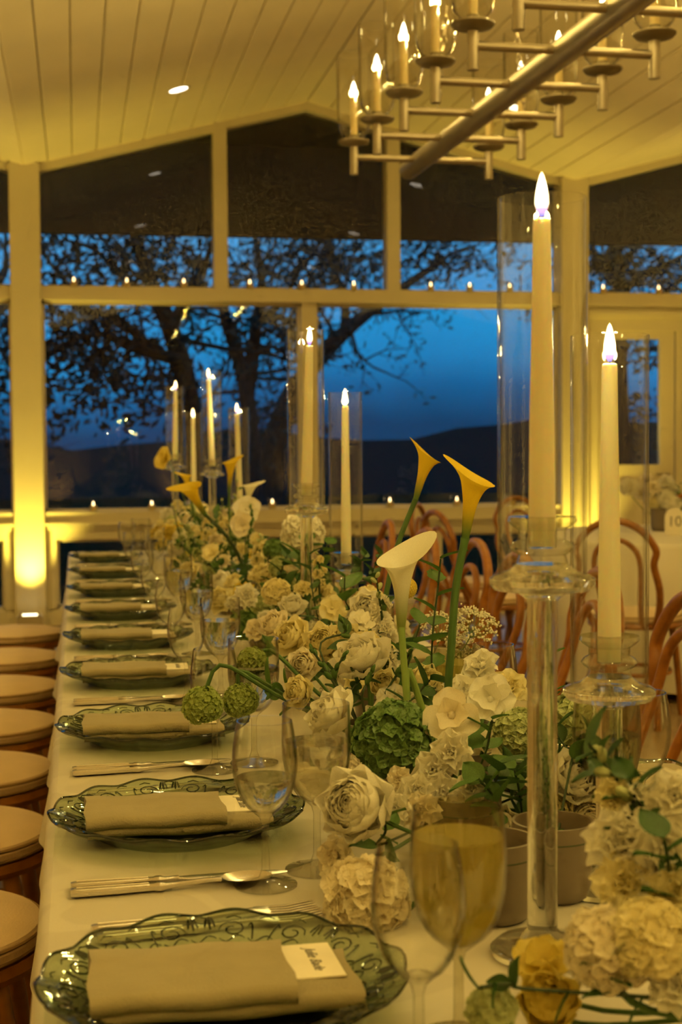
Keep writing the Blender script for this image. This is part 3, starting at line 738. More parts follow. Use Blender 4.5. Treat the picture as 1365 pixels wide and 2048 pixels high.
# ---- stemware
def stem_prof(H, rb, rbowl, rim, hb, th=.0012):
    foot = [(0, 0), (rb, 0), (rb, .0018), (rb*.6, .004), (.008, .008), (.0042, .018), (.0038, H-hb-.012), (.006, H-hb-.004)]
    bowl = [(.006+(rbowl-.006)*math.sin(q)**1.0, H-hb+hb*.56*(1-math.cos(q))**.92) for q in (PI/2*(i+1)/7 for i in range(7))]
    top = [(rbowl+(rim-rbowl)*((i+1)/5)**1.5, H-hb*.44+hb*.44*(i+1)/5) for i in range(5)]
    outp = foot+bowl+top
    inn = [(r-th, z) for r, z in reversed(top)]+[(max(r-th, .001), z+th*.6) for r, z in reversed(bowl)]+[(0, H-hb+.006)]
    return outp, inn, bowl, top
def liquid(bowl, top, H, hb, lev, th=.0021):
    pr = [(0, H-hb+.008)]+[(max(r-th, .001), z+.0015) for r, z in bowl+top if z < H-hb+hb*lev]
    r = pr[-1][0]; return pr+[(r, H-hb+hb*lev), (0, H-hb+hb*lev)]
def make_glass(kind, H, rb, rbowl, rim, hb):
    o, i, bw_, tp = stem_prof(H, rb, rbowl, rim, hb)
    cut = (lambda k, a: (1+.035*math.cos(12*a)*(1 if 8 <= k <= 11 else 0), 0)) if kind == 'goblet' else None
    return MB().lathe(o+i, 48, fr=cut).mesh('glass_body', M['stemware']), bw_, tp
gw, bwW, tpW = make_glass('wine', .174, .033, .0345, .029, .098)
gg, bwG, tpG = make_glass('goblet', .182, .035, .0375, .0365, .108)
gc, bwC, tpC = make_glass('goblet', .182, .035, .0375, .0350, .108)
gcm = gc; gcm.materials.clear(); gcm.materials.append(M['frosty'])
liqG = MB().lathe(liquid(bwG, tpG, .182, .108, .62), 40).mesh('water', M['water'])
liqW = MB().lathe(liquid(bwW, tpW, .174, .098, .40), 40).mesh('water', M['water'])
liqC = MB().lathe(liquid(bwC, tpC, .182, .108, .80), 40).mesh('sparkling_wine', M['wine'])
def glass(kind, p, label, group, liq=None):
    t = thing({'w': 'wine_glass', 'g': 'water_goblet', 'c': 'wine_goblet'}[kind], label, 'glass', (p[0], p[1], TT), R.uniform(0, 6), group)
    ob('glass_body', {'w': gw, 'g': gg, 'c': gcm}[kind], t)
    if liq: ob('water' if liq != liqC else 'sparkling_wine', liq, t)
glass('c', (.283, 1.065), 'tall goblet of pale sparkling wine in the right foreground', 'goblets on the left side', liqC)
glass('w', (.236, 1.00), 'empty stemmed glass partly behind the foreground sparkling wine goblet', 'wine glasses on the left side')
glass('w', (.188, 1.490), 'clear wine glass beside the second nearest charger on the left', 'wine glasses on the left side', liqW)
glass('g', (.250, 1.535), 'cut water goblet behind the wine glass at the second nearest left place', 'goblets on the left side', liqG)
for i, y in enumerate(PY[2:], 2):
    w_ = f'at the {ORD[i]} place on the left side'
    glass('w', (.192+R.uniform(-.01, .01), y-.235+R.uniform(-.015, .015)), f'clear wine glass {w_}', 'wine glasses on the left side')
    glass('g', (.252+R.uniform(-.01, .01), y-.185+R.uniform(-.015, .015)), f'water goblet {w_}', 'goblets on the left side', liqG if i < 6 else None)
for i, y in enumerate([1.50, 1.93, 2.52, 3.12, 3.7]):
    w_ = 'at the right edge of the table behind the shorter near candle' if i == 0 else f'{ORD[i]} on the right side of the table'
    glass('c' if i < 2 else 'g', (0.567 if i == 0 else .515, y), f'chilled {"goblet of sparkling wine" if i == 1 else "water goblet"} {w_}', 'goblets on the right side', (liqG, liqC)[i] if i < 2 else None)
    glass('w', (0.635 if i == 0 else .585, y+.07), f'clear wine glass {w_}', 'wine glasses on the right side')

# ================================================================== TAPER CANDLES ON CRYSTAL HOLDERS
def holder(cx, cyy, zd, zt, name_, tilt=0.0, ztop=None):
    """zd: height of the disc; zt: top of the chimney"""
    t = thing('candle_holder', f'crystal pillar candle holder {name_}', 'candle holder', (cx, cyy, TT), 0, 'crystal candle holders')
    h = zd-TT
    part('pillar', MB().lathe([(0, 0), (.045, 0), (.047, .006), (.040, .012), (.020, .016), (.0135, .024), (.0135, h-.012), (.022, h-.006), (.043, h-.003), (.047, h+.002), (.047, h+.007), (.043, h+.010), (.030, h+.014), (.023, h+.020), (0, h+.020)], 40), 'crystal', t, angle=30)
    part('socket', MB().lathe([(.023, h+.0205), (.021, h+.028), (.026, h+.031), (.029, h+.035), (.026, h+.039), (.021, h+.042), (.021, h+.050), (.027, h+.054), (.031, h+.058), (.030, h+.062), (.0135, h+.062), (.0125, h+.034), (0, h+.034)], 40), 'socket', t, angle=30)
    z0 = zd+.0105; H = zt-z0
    g = MB().lathe([(.0395, 0), (.0395, H-.001), (.0390, H), (.0378, H), (.0374, H-.001), (.0374, 0), (.0395, 0)], 64)
    tag(ob('glass_chimney', g.mesh('glass_chimney', M['chimney'], angle=50), mw=T(cx, cyy, z0)), f'clear glass chimney around the candle {name_}', 'chimney', 'glass candle chimneys')
    zc = zd+.0355; top = ztop if ztop else zt-.02; L = top-zc
    c = thing('taper_candle', f'lit cream taper candle {name_}', 'candle', (cx, cyy, zc), 0, 'taper candles')
    c.rotation_euler = (0, tilt, 0)
    part('wax', MB().lathe([(0, 0), (.0115, 0), (.0120, .02), (.0112, L*.35), (.0092, L*.7), (.0078, L-.006), (.0074, L-.001), (.006, L), (.003, L-.002), (0, L-.002)], 24), 'wax', c)
    part('wick', MB().tube([(0, 0, L-.004), (.0005, 0, L+.006), (.0018, 0, L+.010)], .0009, 5), 'wick', c)
    part('flame', MB().lathe([(.0014, L+.002), (.0046, L+.007), (.0062, L+.013), (.0058, L+.020), (.0042, L+.029), (.0018, L+.038), (0, L+.041)], 14), 'flame', c)
    light('candle_light', 'POINT', (0, 0, L+.027), 5, FLAME, c, .008)
holder(aty(1085, 1175, 1.235).x, 1.235, aty(1085, 1172, 1.235).z, aty(1078, 396, 1.235).z, 'nearest of all, tall beside the yellow calla', 0, aty(1085, 437, 1.235).z)
holder(.532, 1.400, .955, 1.322, 'with a short stand at the far right', 0, aty(1218, 727, 1.40).z)
holder(.475, 3.02, 1.075, 1.458, 'in the middle of the table, tall stand', .028, aty(622, 690, 3.0).z)
holder(.613, 3.31, .905, 1.339, 'just right of the tall middle candle, short stand', 0, aty(686, 812, 3.3).z)
holder(.405, 6.13, 1.129, 1.475, 'leftmost of the four far candles', .02, aty(353, 780, 6.1).z)
holder(.512, 6.50, .965, 1.374, 'lowest of the four far candles, farthest away', 0, aty(389, 835, 6.5).z)
holder(.513, 5.60, 1.109, 1.511, 'tallest of the four far candles', -.03, aty(413, 758, 5.6).z)
holder(.605, 5.48, .965, 1.366, 'rightmost of the four far candles', -.02, aty(473, 828, 5.5).z)

# ---- votives on the beam and the sill
vcup = MB().lathe([(0, 0), (.024, 0), (.026, .004), (.0275, .062), (.026, .062), (.0245, .006), (0, .006)], 20).mesh('cup', M['votglass'])
vwax = MB().lathe([(0, .006), (.024, .006), (.0245, .038), (.022, .040), (0, .037)], 16).mesh('wax', M['votwax'])
vfl = MB().lathe([(.002, .040), (.0065, .048), (.006, .056), (.002, .068), (0, .069)], 10).mesh('flame', M['votflame'])
def votive(p, label, group):
    t = thing('votive_candle', label, 'candle', p, 0, group)
    ob('cup', vcup, t); ob('wax', vwax, t); ob('flame', vfl, t)
for i, x in enumerate((148, 254, 368, 500, 604, 708, 862, 940, 1020, 1090, 1207, 1318)):
    p = aty(x, 580, WY-.015); votive((p.x, WY-.018, BZ1), f'small lit votive on the window beam, {nth(i)}', 'votives on the window beam')
for i, x in enumerate((187, 304, 545, 780, 914, 1025)):
    p = aty(x, 1020, WY-.03); votive((p.x, WY-.038, SZ), f'small lit votive on the window sill, {nth(i)}', 'votives on the window sill')

# ================================================================== BENTWOOD CHAIRS
def make_chair():
    t = thing('bentwood_chair', 'bentwood chair', 'chair')
    part('seat_frame', MB().lathe([(.165, .420), (.205, .420), (.212, .432), (.205, .446), (.165, .446), (.165, .420)], 40), 'bent', t)
    part('seat_panel', MB().lathe([(0, .428), (.166, .428), (.166, .438), (0, .438)], 32), 'bent', t)
    cu = part('cushion', MB().lathe([(0, .446), (.19, .446), (.204, .455), (.206, .466), (.198, .478), (.16, .486), (0, .488)], 44), 'cushion', t)
    part('piping', MB().tube([(.203*math.cos(a), .203*math.sin(a), .472) for a in (2*PI*i/48 for i in range(48))], .0035, 6, closed=True).tube([(.202*math.cos(a), .202*math.sin(a), .452) for a in (2*PI*i/48 for i in range(48))], .003, 6, closed=True), 'piping', cu)
    for s in (-1, 1):
        part('leg', MB().tube(smooth([(.135, s*.125, .425), (.155, s*.14, .3), (.175, s*.155, .1), (.18, s*.16, 0)], 3), [.017, .017, .016, .016, .015, .015, .014, .014, .013, .013][:10], 10), 'bent', t)
        part('leg', MB().tube(smooth([(-.165, s*.135, .44), (-.175, s*.14, .3), (-.215, s*.155, .1), (-.235, s*.16, 0)], 3), .0155, 10), 'bent', t)
    hoop = [(-.165, -.135, .44)]+[(-.165-.14*math.sin(PI/2*v), -.135-.035*math.sin(PI*v*.9)-.015*v, .44+.27*v) for v in (.33, .66, 1.0)]
    arc = [(-.305-.03*math.sin(PI*q), -.183*math.cos(PI*q), .71+.185*math.sin(PI*q)) for q in (i/10 for i in range(1, 10))]
    o_ = smooth(hoop+arc+[(x, -y, z) for x, y, z in reversed(hoop)], 4)
    part('back_hoop', MB().tube(o_, .0155, 10), 'bent', t)
    hi = [(-.18, -.075, .44), (-.23, -.085, .55), (-.285, -.10, .68)]
    ai = [(-.295-.02*math.sin(PI*q), -.10*math.cos(PI*q), .71+.105*math.sin(PI*q)) for q in (i/8 for i in range(1, 8))]
    part('inner_hoop', MB().tube(smooth(hi+ai+[(x, -y, z) for x, y, z in reversed(hi)], 4), .012, 10), 'bent', t)
    part('leg_ring', MB().tube([(-.01+.168*math.cos(a), .155*math.sin(a), .22) for a in (2*PI*i/36 for i in range(36))], .010, 8, closed=True), 'bent', t)
    return remember(t)
chair0 = make_chair(); first = [True]
def chair(x, y, rz, label, group):
    if first[0]:
        first[0] = False; chair0.location = (x, y, 0); chair0.rotation_euler = (0, 0, rz); chair0['label'] = label; chair0['group'] = group
    else: dup(chair0, (x, y, 0), rz, label, group)
for i, y in enumerate(PY): chair(-.265, y+.02, R.uniform(-.04, .04), f'bentwood chair with round beige cushion, {ORD[i]} on the left of the long table', 'chairs on the left of the long table')
for i, y in enumerate((2.28, 2.87, 3.45, 4.02, 4.62, 5.27, 5.97)): chair(.935+R.uniform(-.02, .03), y, PI+R.uniform(-.08, .08), f'bentwood chair, {ORD[i]} on the right of the long table', 'chairs on the right of the long table')
TC = Vector((3.25, 7.15)); 
for i, (a, rr_) in enumerate(((233, 1.38), (191, 1.24), (152, 1.24), (112, 1.24), (275, 1.3), (70, 1.24))):
    q = math.radians(a); chair(TC.x+rr_*math.cos(q), TC.y+rr_*math.sin(q), q+PI, ['bentwood chair nearest the camera at the round table behind', 'bentwood chair on the left of the round table behind', 'bentwood chair between the round table and the window sill', 'bentwood chair at the back of the round table by the right post', 'bentwood chair at the round table behind, at the right edge of the frame', 'bentwood chair behind the table number at the round table'][i], 'chairs round the second table')

# ---- the round table behind
t = thing('round_table', 'round dining table under a plain cloth behind the right chairs', 'table', (TC.x, TC.y, 0))
part('tabletop', MB().lathe([(0, .72), (.90, .72), (.90, .745), (0, .745)], 48), 'bent', t)
part('pedestal', MB().lathe([(.3, 0), (.3, .03), (.06, .06), (.05, .72)], 24), 'bent', t)
def rcloth(r, z, zb):
    mb = MB(); mb.lathe([(0, z), (r*.5, z), (r-.01, z)], 96); pr = [(r-.01, z), (r, z-.005), (r+.006, z-.02), (r+.015, z-.2), (r+.03, zb)]
    return mb.lathe(pr, 96, fr=lambda k, a: (1+(.02*math.sin(22*a)+.012*math.sin(35*a))*max(0, k-1)/3, 0))
tag(ob('round_tablecloth', rcloth(.92, .748, .05).mesh('round_tablecloth', M['cloth2'], angle=70), mw=T(TC.x, TC.y, 0)), 'plain cream cloth falling to the floor from the round table behind', 'tablecloth')
p = aty(1350, 1068, 7.05); cp = Vector((p.x, 7.05, .749))
t = thing('table_number', 'white arched table number card reading 10 on the round table', 'table number', cp, -TH)
cm = MB(); pr = [(-.05, 0), (.05, 0), (.05, .09)]+[(.05*math.cos(q), .09+.05*math.sin(q)) for q in (PI*i/10 for i in range(1, 10))]+[(-.05, .09)]
n = len(pr); cm.add([(x, -.004, z) for x, z in pr]+[(x, .004, z) for x, z in pr], [tuple(range(n)), tuple(range(2*n-1, n-1, -1))]+[((i+1) % n, i, n+i, n+(i+1) % n) for i in range(n)])
part('panel', cm, 'card', t, smooth=False)
ob('numerals', text_mesh('10', .075, 0, 'numerals', 'ink'), t, mw=T(0, -.0046, .068) @ RX(PI/2))

# ================================================================== FLOWERS
def petal_grid(L, W, a0, a1, cup=.25, ruf=0, seed=0, nu=6, nv=6, tip=.5, narrow=.25):
    """petal growing from the origin: leaves along +X tilted a0 above the horizon, bending to a1 at its tip"""
    rg = random.Random(seed); ph = rg.uniform(0, 6); mb = MB(); cx_ = [(0, 0)]
    for j in range(nv):
        a = math.radians(a0+(a1-a0)*(j+.5)/nv); cx_.append((cx_[-1][0]+L/nv*math.cos(a), cx_[-1][1]+L/nv*math.sin(a)))
    def fn(u, v):
        j = round(v*nv); x, z = cx_[j]; a = math.radians(a0+(a1-a0)*v); s = 2*u-1
        w_ = W*(narrow+(1-narrow)*math.sin(PI/2*v/.55)) if v < .55 else W*max(.62*(1-tip*.5), (1-((v-.55)/.45)**3)**.5)
        c = cup*W*s*s; e = ruf*W*v*v*math.sin(s*4.2+ph+v*2)
        sh = -.12*L*s*s*v*v
        return (x+sh*math.cos(a)-(c+e)*math.sin(a), w_*s*.5*2*.5, z+sh*math.sin(a)+(c+e)*math.cos(a))
    return mb.grid(fn, nu, nv)
def ring_of(mb, pg, n, r0, z0, rg, jit=.12, sc_=1.0):
    o = rg.uniform(0, 6)
    for k in range(n):
        a = o+2*PI*k/n+rg.uniform(-jit, jit); s = sc_*rg.uniform(.92, 1.08)
        mb.join(pg, RZ(a) @ T(r0, 0, z0) @ Matrix.Scale(s, 4))
ROSE = {}
def rose_meshes(v):
    """unit rose (radius 1): tight inner petals, shared outer petal"""
    if v in ROSE: return ROSE[v]
    rg = random.Random(100+v); inn = MB()
    op = [0, 12, 25][v % 3]
    if v == 0:
        for L in range(9):
            q = L/8; ring_of(inn, petal_grid(.30+.72*q, .34+.62*q, 62-46*q, 128-20*q, .20, .02, rg.random(), 6, 6, .5, .45), 4+L//2, .01+.10*q, .52-.44*q, rg, .15)
    else:
        for (n, s, a0, a1, r0, z0) in ((3, .42, 55, 112, .02, .50), (4, .55, 48, 116, .05, .40), (5, .68, 40, 112, .08, .30), (6, .82, 32, 106-op*.3, .10, .2), (7, .95, 24, 98-op*.6, .12, .12)):
            ring_of(inn, petal_grid(s*1.05, s*1.15, a0, a1, .22, .05, rg.random(), 6, 6, .35, .35), n, r0, z0, rg)
    outp = petal_grid(1.12, 1.05, 12, 82-op*1.5, .20, .06, 5+v, 6, 7, .4, .35)
    ROSE[v] = (inn, outp); return ROSE[v]
def floret(n, r, rg, cup=.25, tilt=18):
    mb = MB(); pg = petal_grid(r, r*1.15, tilt, tilt-14, cup, .04, rg.random(), 4, 4, .45, .35); ring_of(mb, pg, n, r*.05, 0, rg, .08); return mb
def fib(n, zmin=-1.0):
    o = []
    for i in range(n):
        z = 1-(1-zmin)*(i+.5)/n; a = i*2.39996; q = math.sqrt(max(0, 1-z*z)); o.append(Vector((q*math.cos(a), q*math.sin(a), z)))
    return o
MC = {}
def cached(key, fn, mat):
    k = (key, mat)
    if k not in MC: MC[k] = fn().mesh(key.split(':')[0], M[mat], angle=75)
    return MC[k]
def hydrangea_mb(n=90, fr=.30, seed=1):
    def f():
        rg = random.Random(seed); mb = MB(); mb.ball(.72, 12, 8)
        fl = [floret(4, fr, rg, .2, 22) for _ in range(3)]
        for d in fib(n, -.75):
            mb.join(fl[rg.randrange(3)], T(d*(.84+rg.uniform(-.06, .08))) @ look(d+Vector((rg.gauss(0, .2), rg.gauss(0, .2), rg.gauss(0, .2))), rg.uniform(0, 6)))
        return mb
    return f
def stockbloom_mb(seed):
    def f():
        rg = random.Random(seed); mb = MB()
        for (n, s, a0, a1, z0) in ((6, 1.0, 8, 30, 0), (6, .85, 28, 48, .10), (5, .62, 50, 72, .16), (4, .4, 66, 95, .2)):
            ring_of(mb, petal_grid(s, s*.95, a0, a1, .12, .20, rg.random(), 6, 5, .3, .35), n, .03, z0, rg, .2)
        return mb
    return f
def openbloom_mb(seed, n=5, rufl=.1):
    def f():
        rg = random.Random(seed); mb = MB()
        ring_of(mb, petal_grid(1.0, 1.15, 30, 5, .15, rufl, rg.random(), 6, 6, .45, .3), n, .02, 0, rg, .1)
        ring_of(mb, petal_grid(.8, .8, 55, 35, .2, rufl, rg.random(), 4, 4, .4, .3), max(3, n-2), .02, .05, rg, .1)
        mb.ball(.14, 8, 6, T(0, 0, .16)); return mb
    return f
def leaf_mb(L=1, W=.42, droop=-20, serr=0):
    def f():
        mb = MB()
        def fn(u, v):
            s = 2*u-1; x = v; w_ = W*math.sin(PI*min(1, v**.75))**.9*(1+serr*math.sin(v*40)) if 0 < v < 1 else 0.0
            return (x*L, s*w_*.5*L, (-.28*v*v+.16*abs(s)*W)*L*(-droop/20))
        mb.grid(fn, 4, 9); return mb
    return f
def spathe_mb(Lr=2.2, flare=1.0):
    """unit calla spathe: mouth radius about 1, length Lr, rolled with an overlapping seam and a pointed back tip"""
    def f():
        mb = MB()
        def fn(u, v):
            ph = (u-.5)*2*PI*1.08; r = .16+.30*v+.46*max(0, (v-.45)/.55)**2.0*flare; back = .5+.5*math.cos(ph)
            z = Lr*v*(1-.06*(1-back))+.55*v**4*back**3-.26*v**4*(1-back)
            lip = max(0, v-.8)/.2; r += .24*lip**2*(.5+.8*back**4); z -= .16*lip**2*(1-back**6)
            r *= 1+.02*ph/PI
            return (r*math.cos(ph)*(1+.25*lip*back**4), r*math.sin(ph), z)
        mb.grid(fn, 32, 18); return mb
    return f
def spadix_mb(): return MB().lathe([(.02, .3), (.09, .5), (.11, .9), (.08, 1.5), (.02, 1.62), (0, 1.63)], 10)
def craspedia_mb():
    mb = MB(); mb.ball(.9, 16, 12)
    for d in fib(220): mb.ball(.085, 5, 4, T(d*.92))
    return mb
def umbel_mb(seed, what):
    def f():
        rg = random.Random(seed); mb = MB()
        for d in fib(26, .1):
            e = Vector((d.x, d.y, d.z*.55)); pts = []
            if what == 'rays': mb.tube([(0, 0, -.55), tuple(e*.5+Vector((0, 0, -.2))), tuple(e)], .010, 4, caps=False)
            for _ in range(12):
                q = Vector((rg.gauss(0, .10), rg.gauss(0, .10), rg.gauss(.02, .05)))
                if what == 'rays': mb.tube([e, e+q], .005, 3, caps=False)
                else: mb.ball(.045, 5, 4, T(e+q))
        return mb
    return f
FL = []                                     # (root, kind words, zone words, position) for the labels
def flower(name, kindw, cat, parts, pos, d, base, zone, stemr=.0022, stemmat='stem', via=None, label=None, leafn=0, rg=R):
    pos, base = Vector(pos), Vector(base)
    t = thing(name, label or '', cat, base, 0)
    mwb = T(pos-base) @ d
    for (pn, me, mm) in parts: ob(pn, me, t, mw=mwb @ mm)
    ax = (d.to_3x3() @ Vector((0, 0, 1))).normalized()
    ctl = Vector(via) if via is not None else pos-ax*min(.06, (pos-base).length*.5)+Vector((0, 0, -.01))
    pts = smooth([base, (base+ctl)/2+(ctl-base)*.1, ctl, pos], 4) if via is not None else bez(base, ctl, pos, 8)
    pts = [p-base for p in pts]
    st = part('stem', MB().tube(pts, stemr, 7), stemmat, t)
    for k in range(leafn):
        p = pts[len(pts)*(k+1)//(leafn+2)]
        ob('leaf', cached('leaf:a', leaf_mb(), 'leaf'), t, mw=T(p) @ RZ(rg.uniform(0, 6.28)) @ RY(rg.uniform(-.8, .1)) @ Matrix.Scale(rg.uniform(.03, .05), 4))
    FL.append((t, kindw, zone, pos, label is not None)); return t
S4 = lambda s: Matrix.Scale(s, 4)
def toward(d, mix=0.0): return look(Vector(d))
def rose(pos, r, d, mat, zone, base=None, kindw=None, v=None, label=None, name=None):
    v = R.randrange(3) if v is None else v
    inn, outp = rose_meshes(v)
    a = cached(f'inner_petals:{v}', lambda: inn, mat); b = cached(f'outer_petal:{v}', lambda: outp, mat)
    k = r/.95; parts = [('inner_petals', a, S4(k) @ T(0, 0, -.35))]
    for i in range(7): parts.append(('outer_petal', b, S4(k) @ T(0, 0, -.42) @ RZ(2*PI*i/7+.2+R.uniform(-.1, .1)) @ T(.10, 0, 0) @ RX(R.uniform(-.1, .1)) @ RY(R.uniform(-.12, .12))))
    parts.append(('calyx', cached('calyx', lambda: MB().ball(.2, 8, 6), 'leaf2'), S4(k) @ T(0, 0, -.45)))
    return flower(name or 'ranunculus', kindw or {'white': 'white ranunculus', 'cream': 'cream ranunculus', 'yellow': 'yellow ranunculus', 'blush': 'blush white ranunculus'}[mat], 'flower', parts, pos, look(d, R.uniform(0, 6)), base or foot(pos), zone, label=label)
BOWLS = []
def foot(p):
    b = min(BOWLS, key=lambda q: (q[0]-p[0])**2+(q[1]-p[1])**2); dx, dy = p[0]-b[0], p[1]-b[1]; L = math.hypot(dx, dy) or 1; k = min(1, .03/L)
    return (b[0]+dx*k, b[1]+dy*k, TT+.06)
def hyd(pos, r, mat, zone, n=90, fr=.30, seed=1, label=None, kindw=None, name='hydrangea', stemmat='stem', via=None, base=None, d=(0, 0, 1)):
    me = cached(f'florets:{n}:{fr}:{seed}', hydrangea_mb(n, fr, seed), mat)
    return flower(name, kindw or {'white': 'white hydrangea', 'green': 'green hydrangea', 'palegreen': 'pale green hydrangea', 'lime': 'lime snowball', 'cream': 'cream hydrangea', 'blush': 'blush white hydrangea'}[mat], 'flower', [('florets', me, S4(r))], pos, look(d, R.uniform(0, 6)), base or foot(pos), zone, .003, stemmat, via, label)
def stockb(pos, r, d, mat, zone, label=None):
    me = cached(f'petals:{R.randrange(4)}', stockbloom_mb(R.randrange(4)), mat)
    return flower('stock_bloom', {'white': 'ruffled white stock', 'cream': 'ruffled cream stock', 'blush': 'ruffled blush stock', 'yellow': 'ruffled yellow stock'}[mat], 'flower', [('petals', me, S4(r))], pos, look(d, R.uniform(0, 6)), foot(pos), zone, label=label)
def openf(pos, r, d, mat, zone, n=5, label=None, name='lisianthus', kindw=None, rufl=.1):
    me = cached(f'petals:o{n}{rufl}', openbloom_mb(n, n, rufl), mat)
    return flower(name, kindw or {'white': 'open white lisianthus', 'cream': 'open cream lisianthus', 'yellow': 'open yellow lisianthus', 'blush': 'open blush lisianthus'}[mat], 'flower', [('petals', me, S4(r))], pos, look(d, R.uniform(0, 6)), foot(pos), zone, label=label)
def spire(path, r0, r1, mat, zone, n=16, label=None, dens=1, leafy=True):
    """a stock or snapdragon spike: path from foot to tip (world points)"""
    pts = smooth(path, 6); base = Vector(path[0]); t = thing('stock_spike', label or '', 'flower', base, 0)
    part('stem', MB().tube([p-base for p in pts], [.0028-.0014*i/len(pts) for i in range(len(pts))], 7), 'stemdark', t)
    rg = random.Random(int(base.x*1e4)); k0 = int(len(pts)*.35)
    for i in range(n):
        q = i/(n-1); p = pts[min(len(pts)-1, int(k0+(len(pts)-1-k0)*q))]; ax = (pts[min(len(pts)-1, k0+int((len(pts)-1-k0)*q)+1)]-pts[max(0, k0+int((len(pts)-1-k0)*q)-1)]).normalized()
        o = ax.orthogonal().normalized(); o.rotate(Quaternion(ax, i*2.4)); r = r0+(r1-r0)*q
        if q < .8: ob('bloom', cached(f'bloom:{i%3}', stockbloom_mb(20+i % 3), mat), t, mw=T(p-base+o*r*.55) @ look(o+ax*.4, rg.uniform(0, 6)) @ S4(r))
        else: ob('bud', cached('bud', lambda: MB().ball(.5, 7, 6, sq=(.7, .7, 1.2)), 'palegreen'), t, mw=T(p-base+o*r*.4) @ look(o+ax) @ S4(r))
        if leafy and i % 2 == 0: ob('leaf', cached('leaf:a', leaf_mb(), 'leaf'), t, mw=T(p-base) @ look(o*1.0+ax*.3) @ RY(-PI/2) @ S4(r*2.0))
    FL.append((t, {'white': 'white stock spike', 'cream': 'cream stock spike', 'palegreen': 'pale green stock spike'}[mat], zone, Vector(path[-1]), label is not None)); return t
def aim(ax, tip):
    Z = Vector(ax).normalized(); X = Vector(tip); X = (X-Z*X.dot(Z)).normalized(); Y = Z.cross(X)
    return Matrix(((X.x, Y.x, Z.x, 0), (X.y, Y.y, Z.y, 0), (X.z, Y.z, Z.z, 0), (0, 0, 0, 1)))
def calla(mouth, neck, via, base, r, mat, label, zone='', tip=(1, 0, 0), Lr=None, stemmat='stem', stemr=.0042):
    mouth, neck = Vector(mouth), Vector(neck); ax = mouth-neck; L = ax.length; Lr = L/r/1.15
    t = thing('calla_lily', label, 'flower', base, 0); b = Vector(base)
    mw = T(neck-b) @ aim(ax, tip) @ S4(r)
    ob('spathe', cached(f'spathe:{round(Lr,1)}', spathe_mb(round(Lr, 1)), mat), t, mw=mw)
    ob('spadix', cached('spadix', spadix_mb, 'craspedia'), t, mw=mw @ Matrix.Diagonal((1, 1, Lr/2.2, 1)))
    pts = smooth([b]+[Vector(q) for q in via]+[neck+ax*.06], 6)
    part('stem', MB().tube([p-b for p in pts], [stemr*.85+.0*i for i in range(len(pts)-1)]+[stemr*1.0], 9), stemmat, t)
    FL.append((t, '', zone, mouth, True)); return t
def sprig(path, leavesz, zone, mat='leaf', n=8, label=None, spread=1.0, stemmat='stemdark', serr=0, kindw='leafy green sprig', topw=True):
    pts = smooth(path, 6); base = Vector(path[0]); t = thing('leafy_sprig', label or '', 'greenery', base, 0); rg = random.Random(int(abs(base.y)*1e4)+n)
    part('stem', MB().tube([p-base for p in pts], .0014, 6), stemmat, t); K = len(pts)
    for i in range(n):
        q = .3+.7*i/(n-1); j = min(K-2, int(q*(K-1))); p = pts[j+1 if i == n-1 else j]; ax = (pts[j+1]-pts[j]).normalized(); o = ax.orthogonal().normalized(); o.rotate(Quaternion(ax, i*2.2+rg.uniform(-.4, .4)))
        X = (o*spread+ax*.7).normalized(); Y = ax.cross(X).normalized(); Z = X.cross(Y)
        mm = Matrix((( X.x, Y.x, Z.x, 0), (X.y, Y.y, Z.y, 0), (X.z, Y.z, Z.z, 0), (0, 0, 0, 1)))
        ob('leaf', cached(f'leaf:s{serr}', leaf_mb(1, .62, -14, serr), mat), t, mw=T(p-base) @ mm @ S4(leavesz*rg.uniform(.9, 1.35)))
    FL.append((t, kindw, zone, Vector(path[-1]), label is not None)); return t
def budsprig(path, zone, n=6, sz=.008, label=None, mat='leaf2'):
    pts = smooth(path, 5); base = Vector(path[0]); t = thing('freesia_stem', label or '', 'flower', base, 0)
    part('stem', MB().tube([p-base for p in pts], .0016, 6), 'stemdark', t); K = len(pts)
    for i in range(n):
        j = K-1-int(i*K*.5/n); p = pts[j]; ax = (pts[min(j, K-2)+1]-pts[min(j, K-2)]).normalized(); o = ax.orthogonal().normalized(); o.rotate(Quaternion(ax, i*PI+.5))
        ob('bud', cached('bud:f', lambda: MB().lathe([(0, 0), (.25, .2), (.42, .7), (.36, 1.3), (.12, 1.8), (0, 1.85)], 8), mat), t, mw=T(p-base) @ look(ax+o*.8) @ S4(sz*(.7+.1*i)))
    FL.append((t, 'dark budded freesia stem', zone, Vector(path[-1]), label is not None)); return t

# ---- bowls that hold the flowers
bowlm = MB().lathe([(0, 0), (.031, 0), (.036, .004), (.0390, .014), (.0405, .060), (.0415, .066), (.0415, .078), (.0385, .078), (.037, .066), (.036, .014), (0, .010)], 40).mesh('body', M['bowl'])
bandm = MB().lathe([(.0404, .0605), (.0412, .062), (.0406, .0635)], 40).mesh('band', M['stemdark'])
spots = [(.400, 1.155, 'left of the two bowls behind the nearest candle holder'), (.485, 1.175, 'right of the two bowls behind the nearest candle holder'), (.52, .93, ''), (.41, 1.52, ''), (.47, 1.75, ''), (.40, 1.95, ''), (.47, 2.25, ''), (.40, 2.55, ''), (.50, 2.80, ''), (.42, 3.3, ''), (.49, 3.65, ''), (.42, 4.0, ''), (.50, 4.35, ''), (.42, 4.7, ''), (.49, 5.05, ''), (.42, 5.35, ''), (.50, 5.85, ''), (.43, 6.3, '')]
p1 = atz(1032, 1868, TT); p2 = atz(1155, 1845, TT)
k = 0
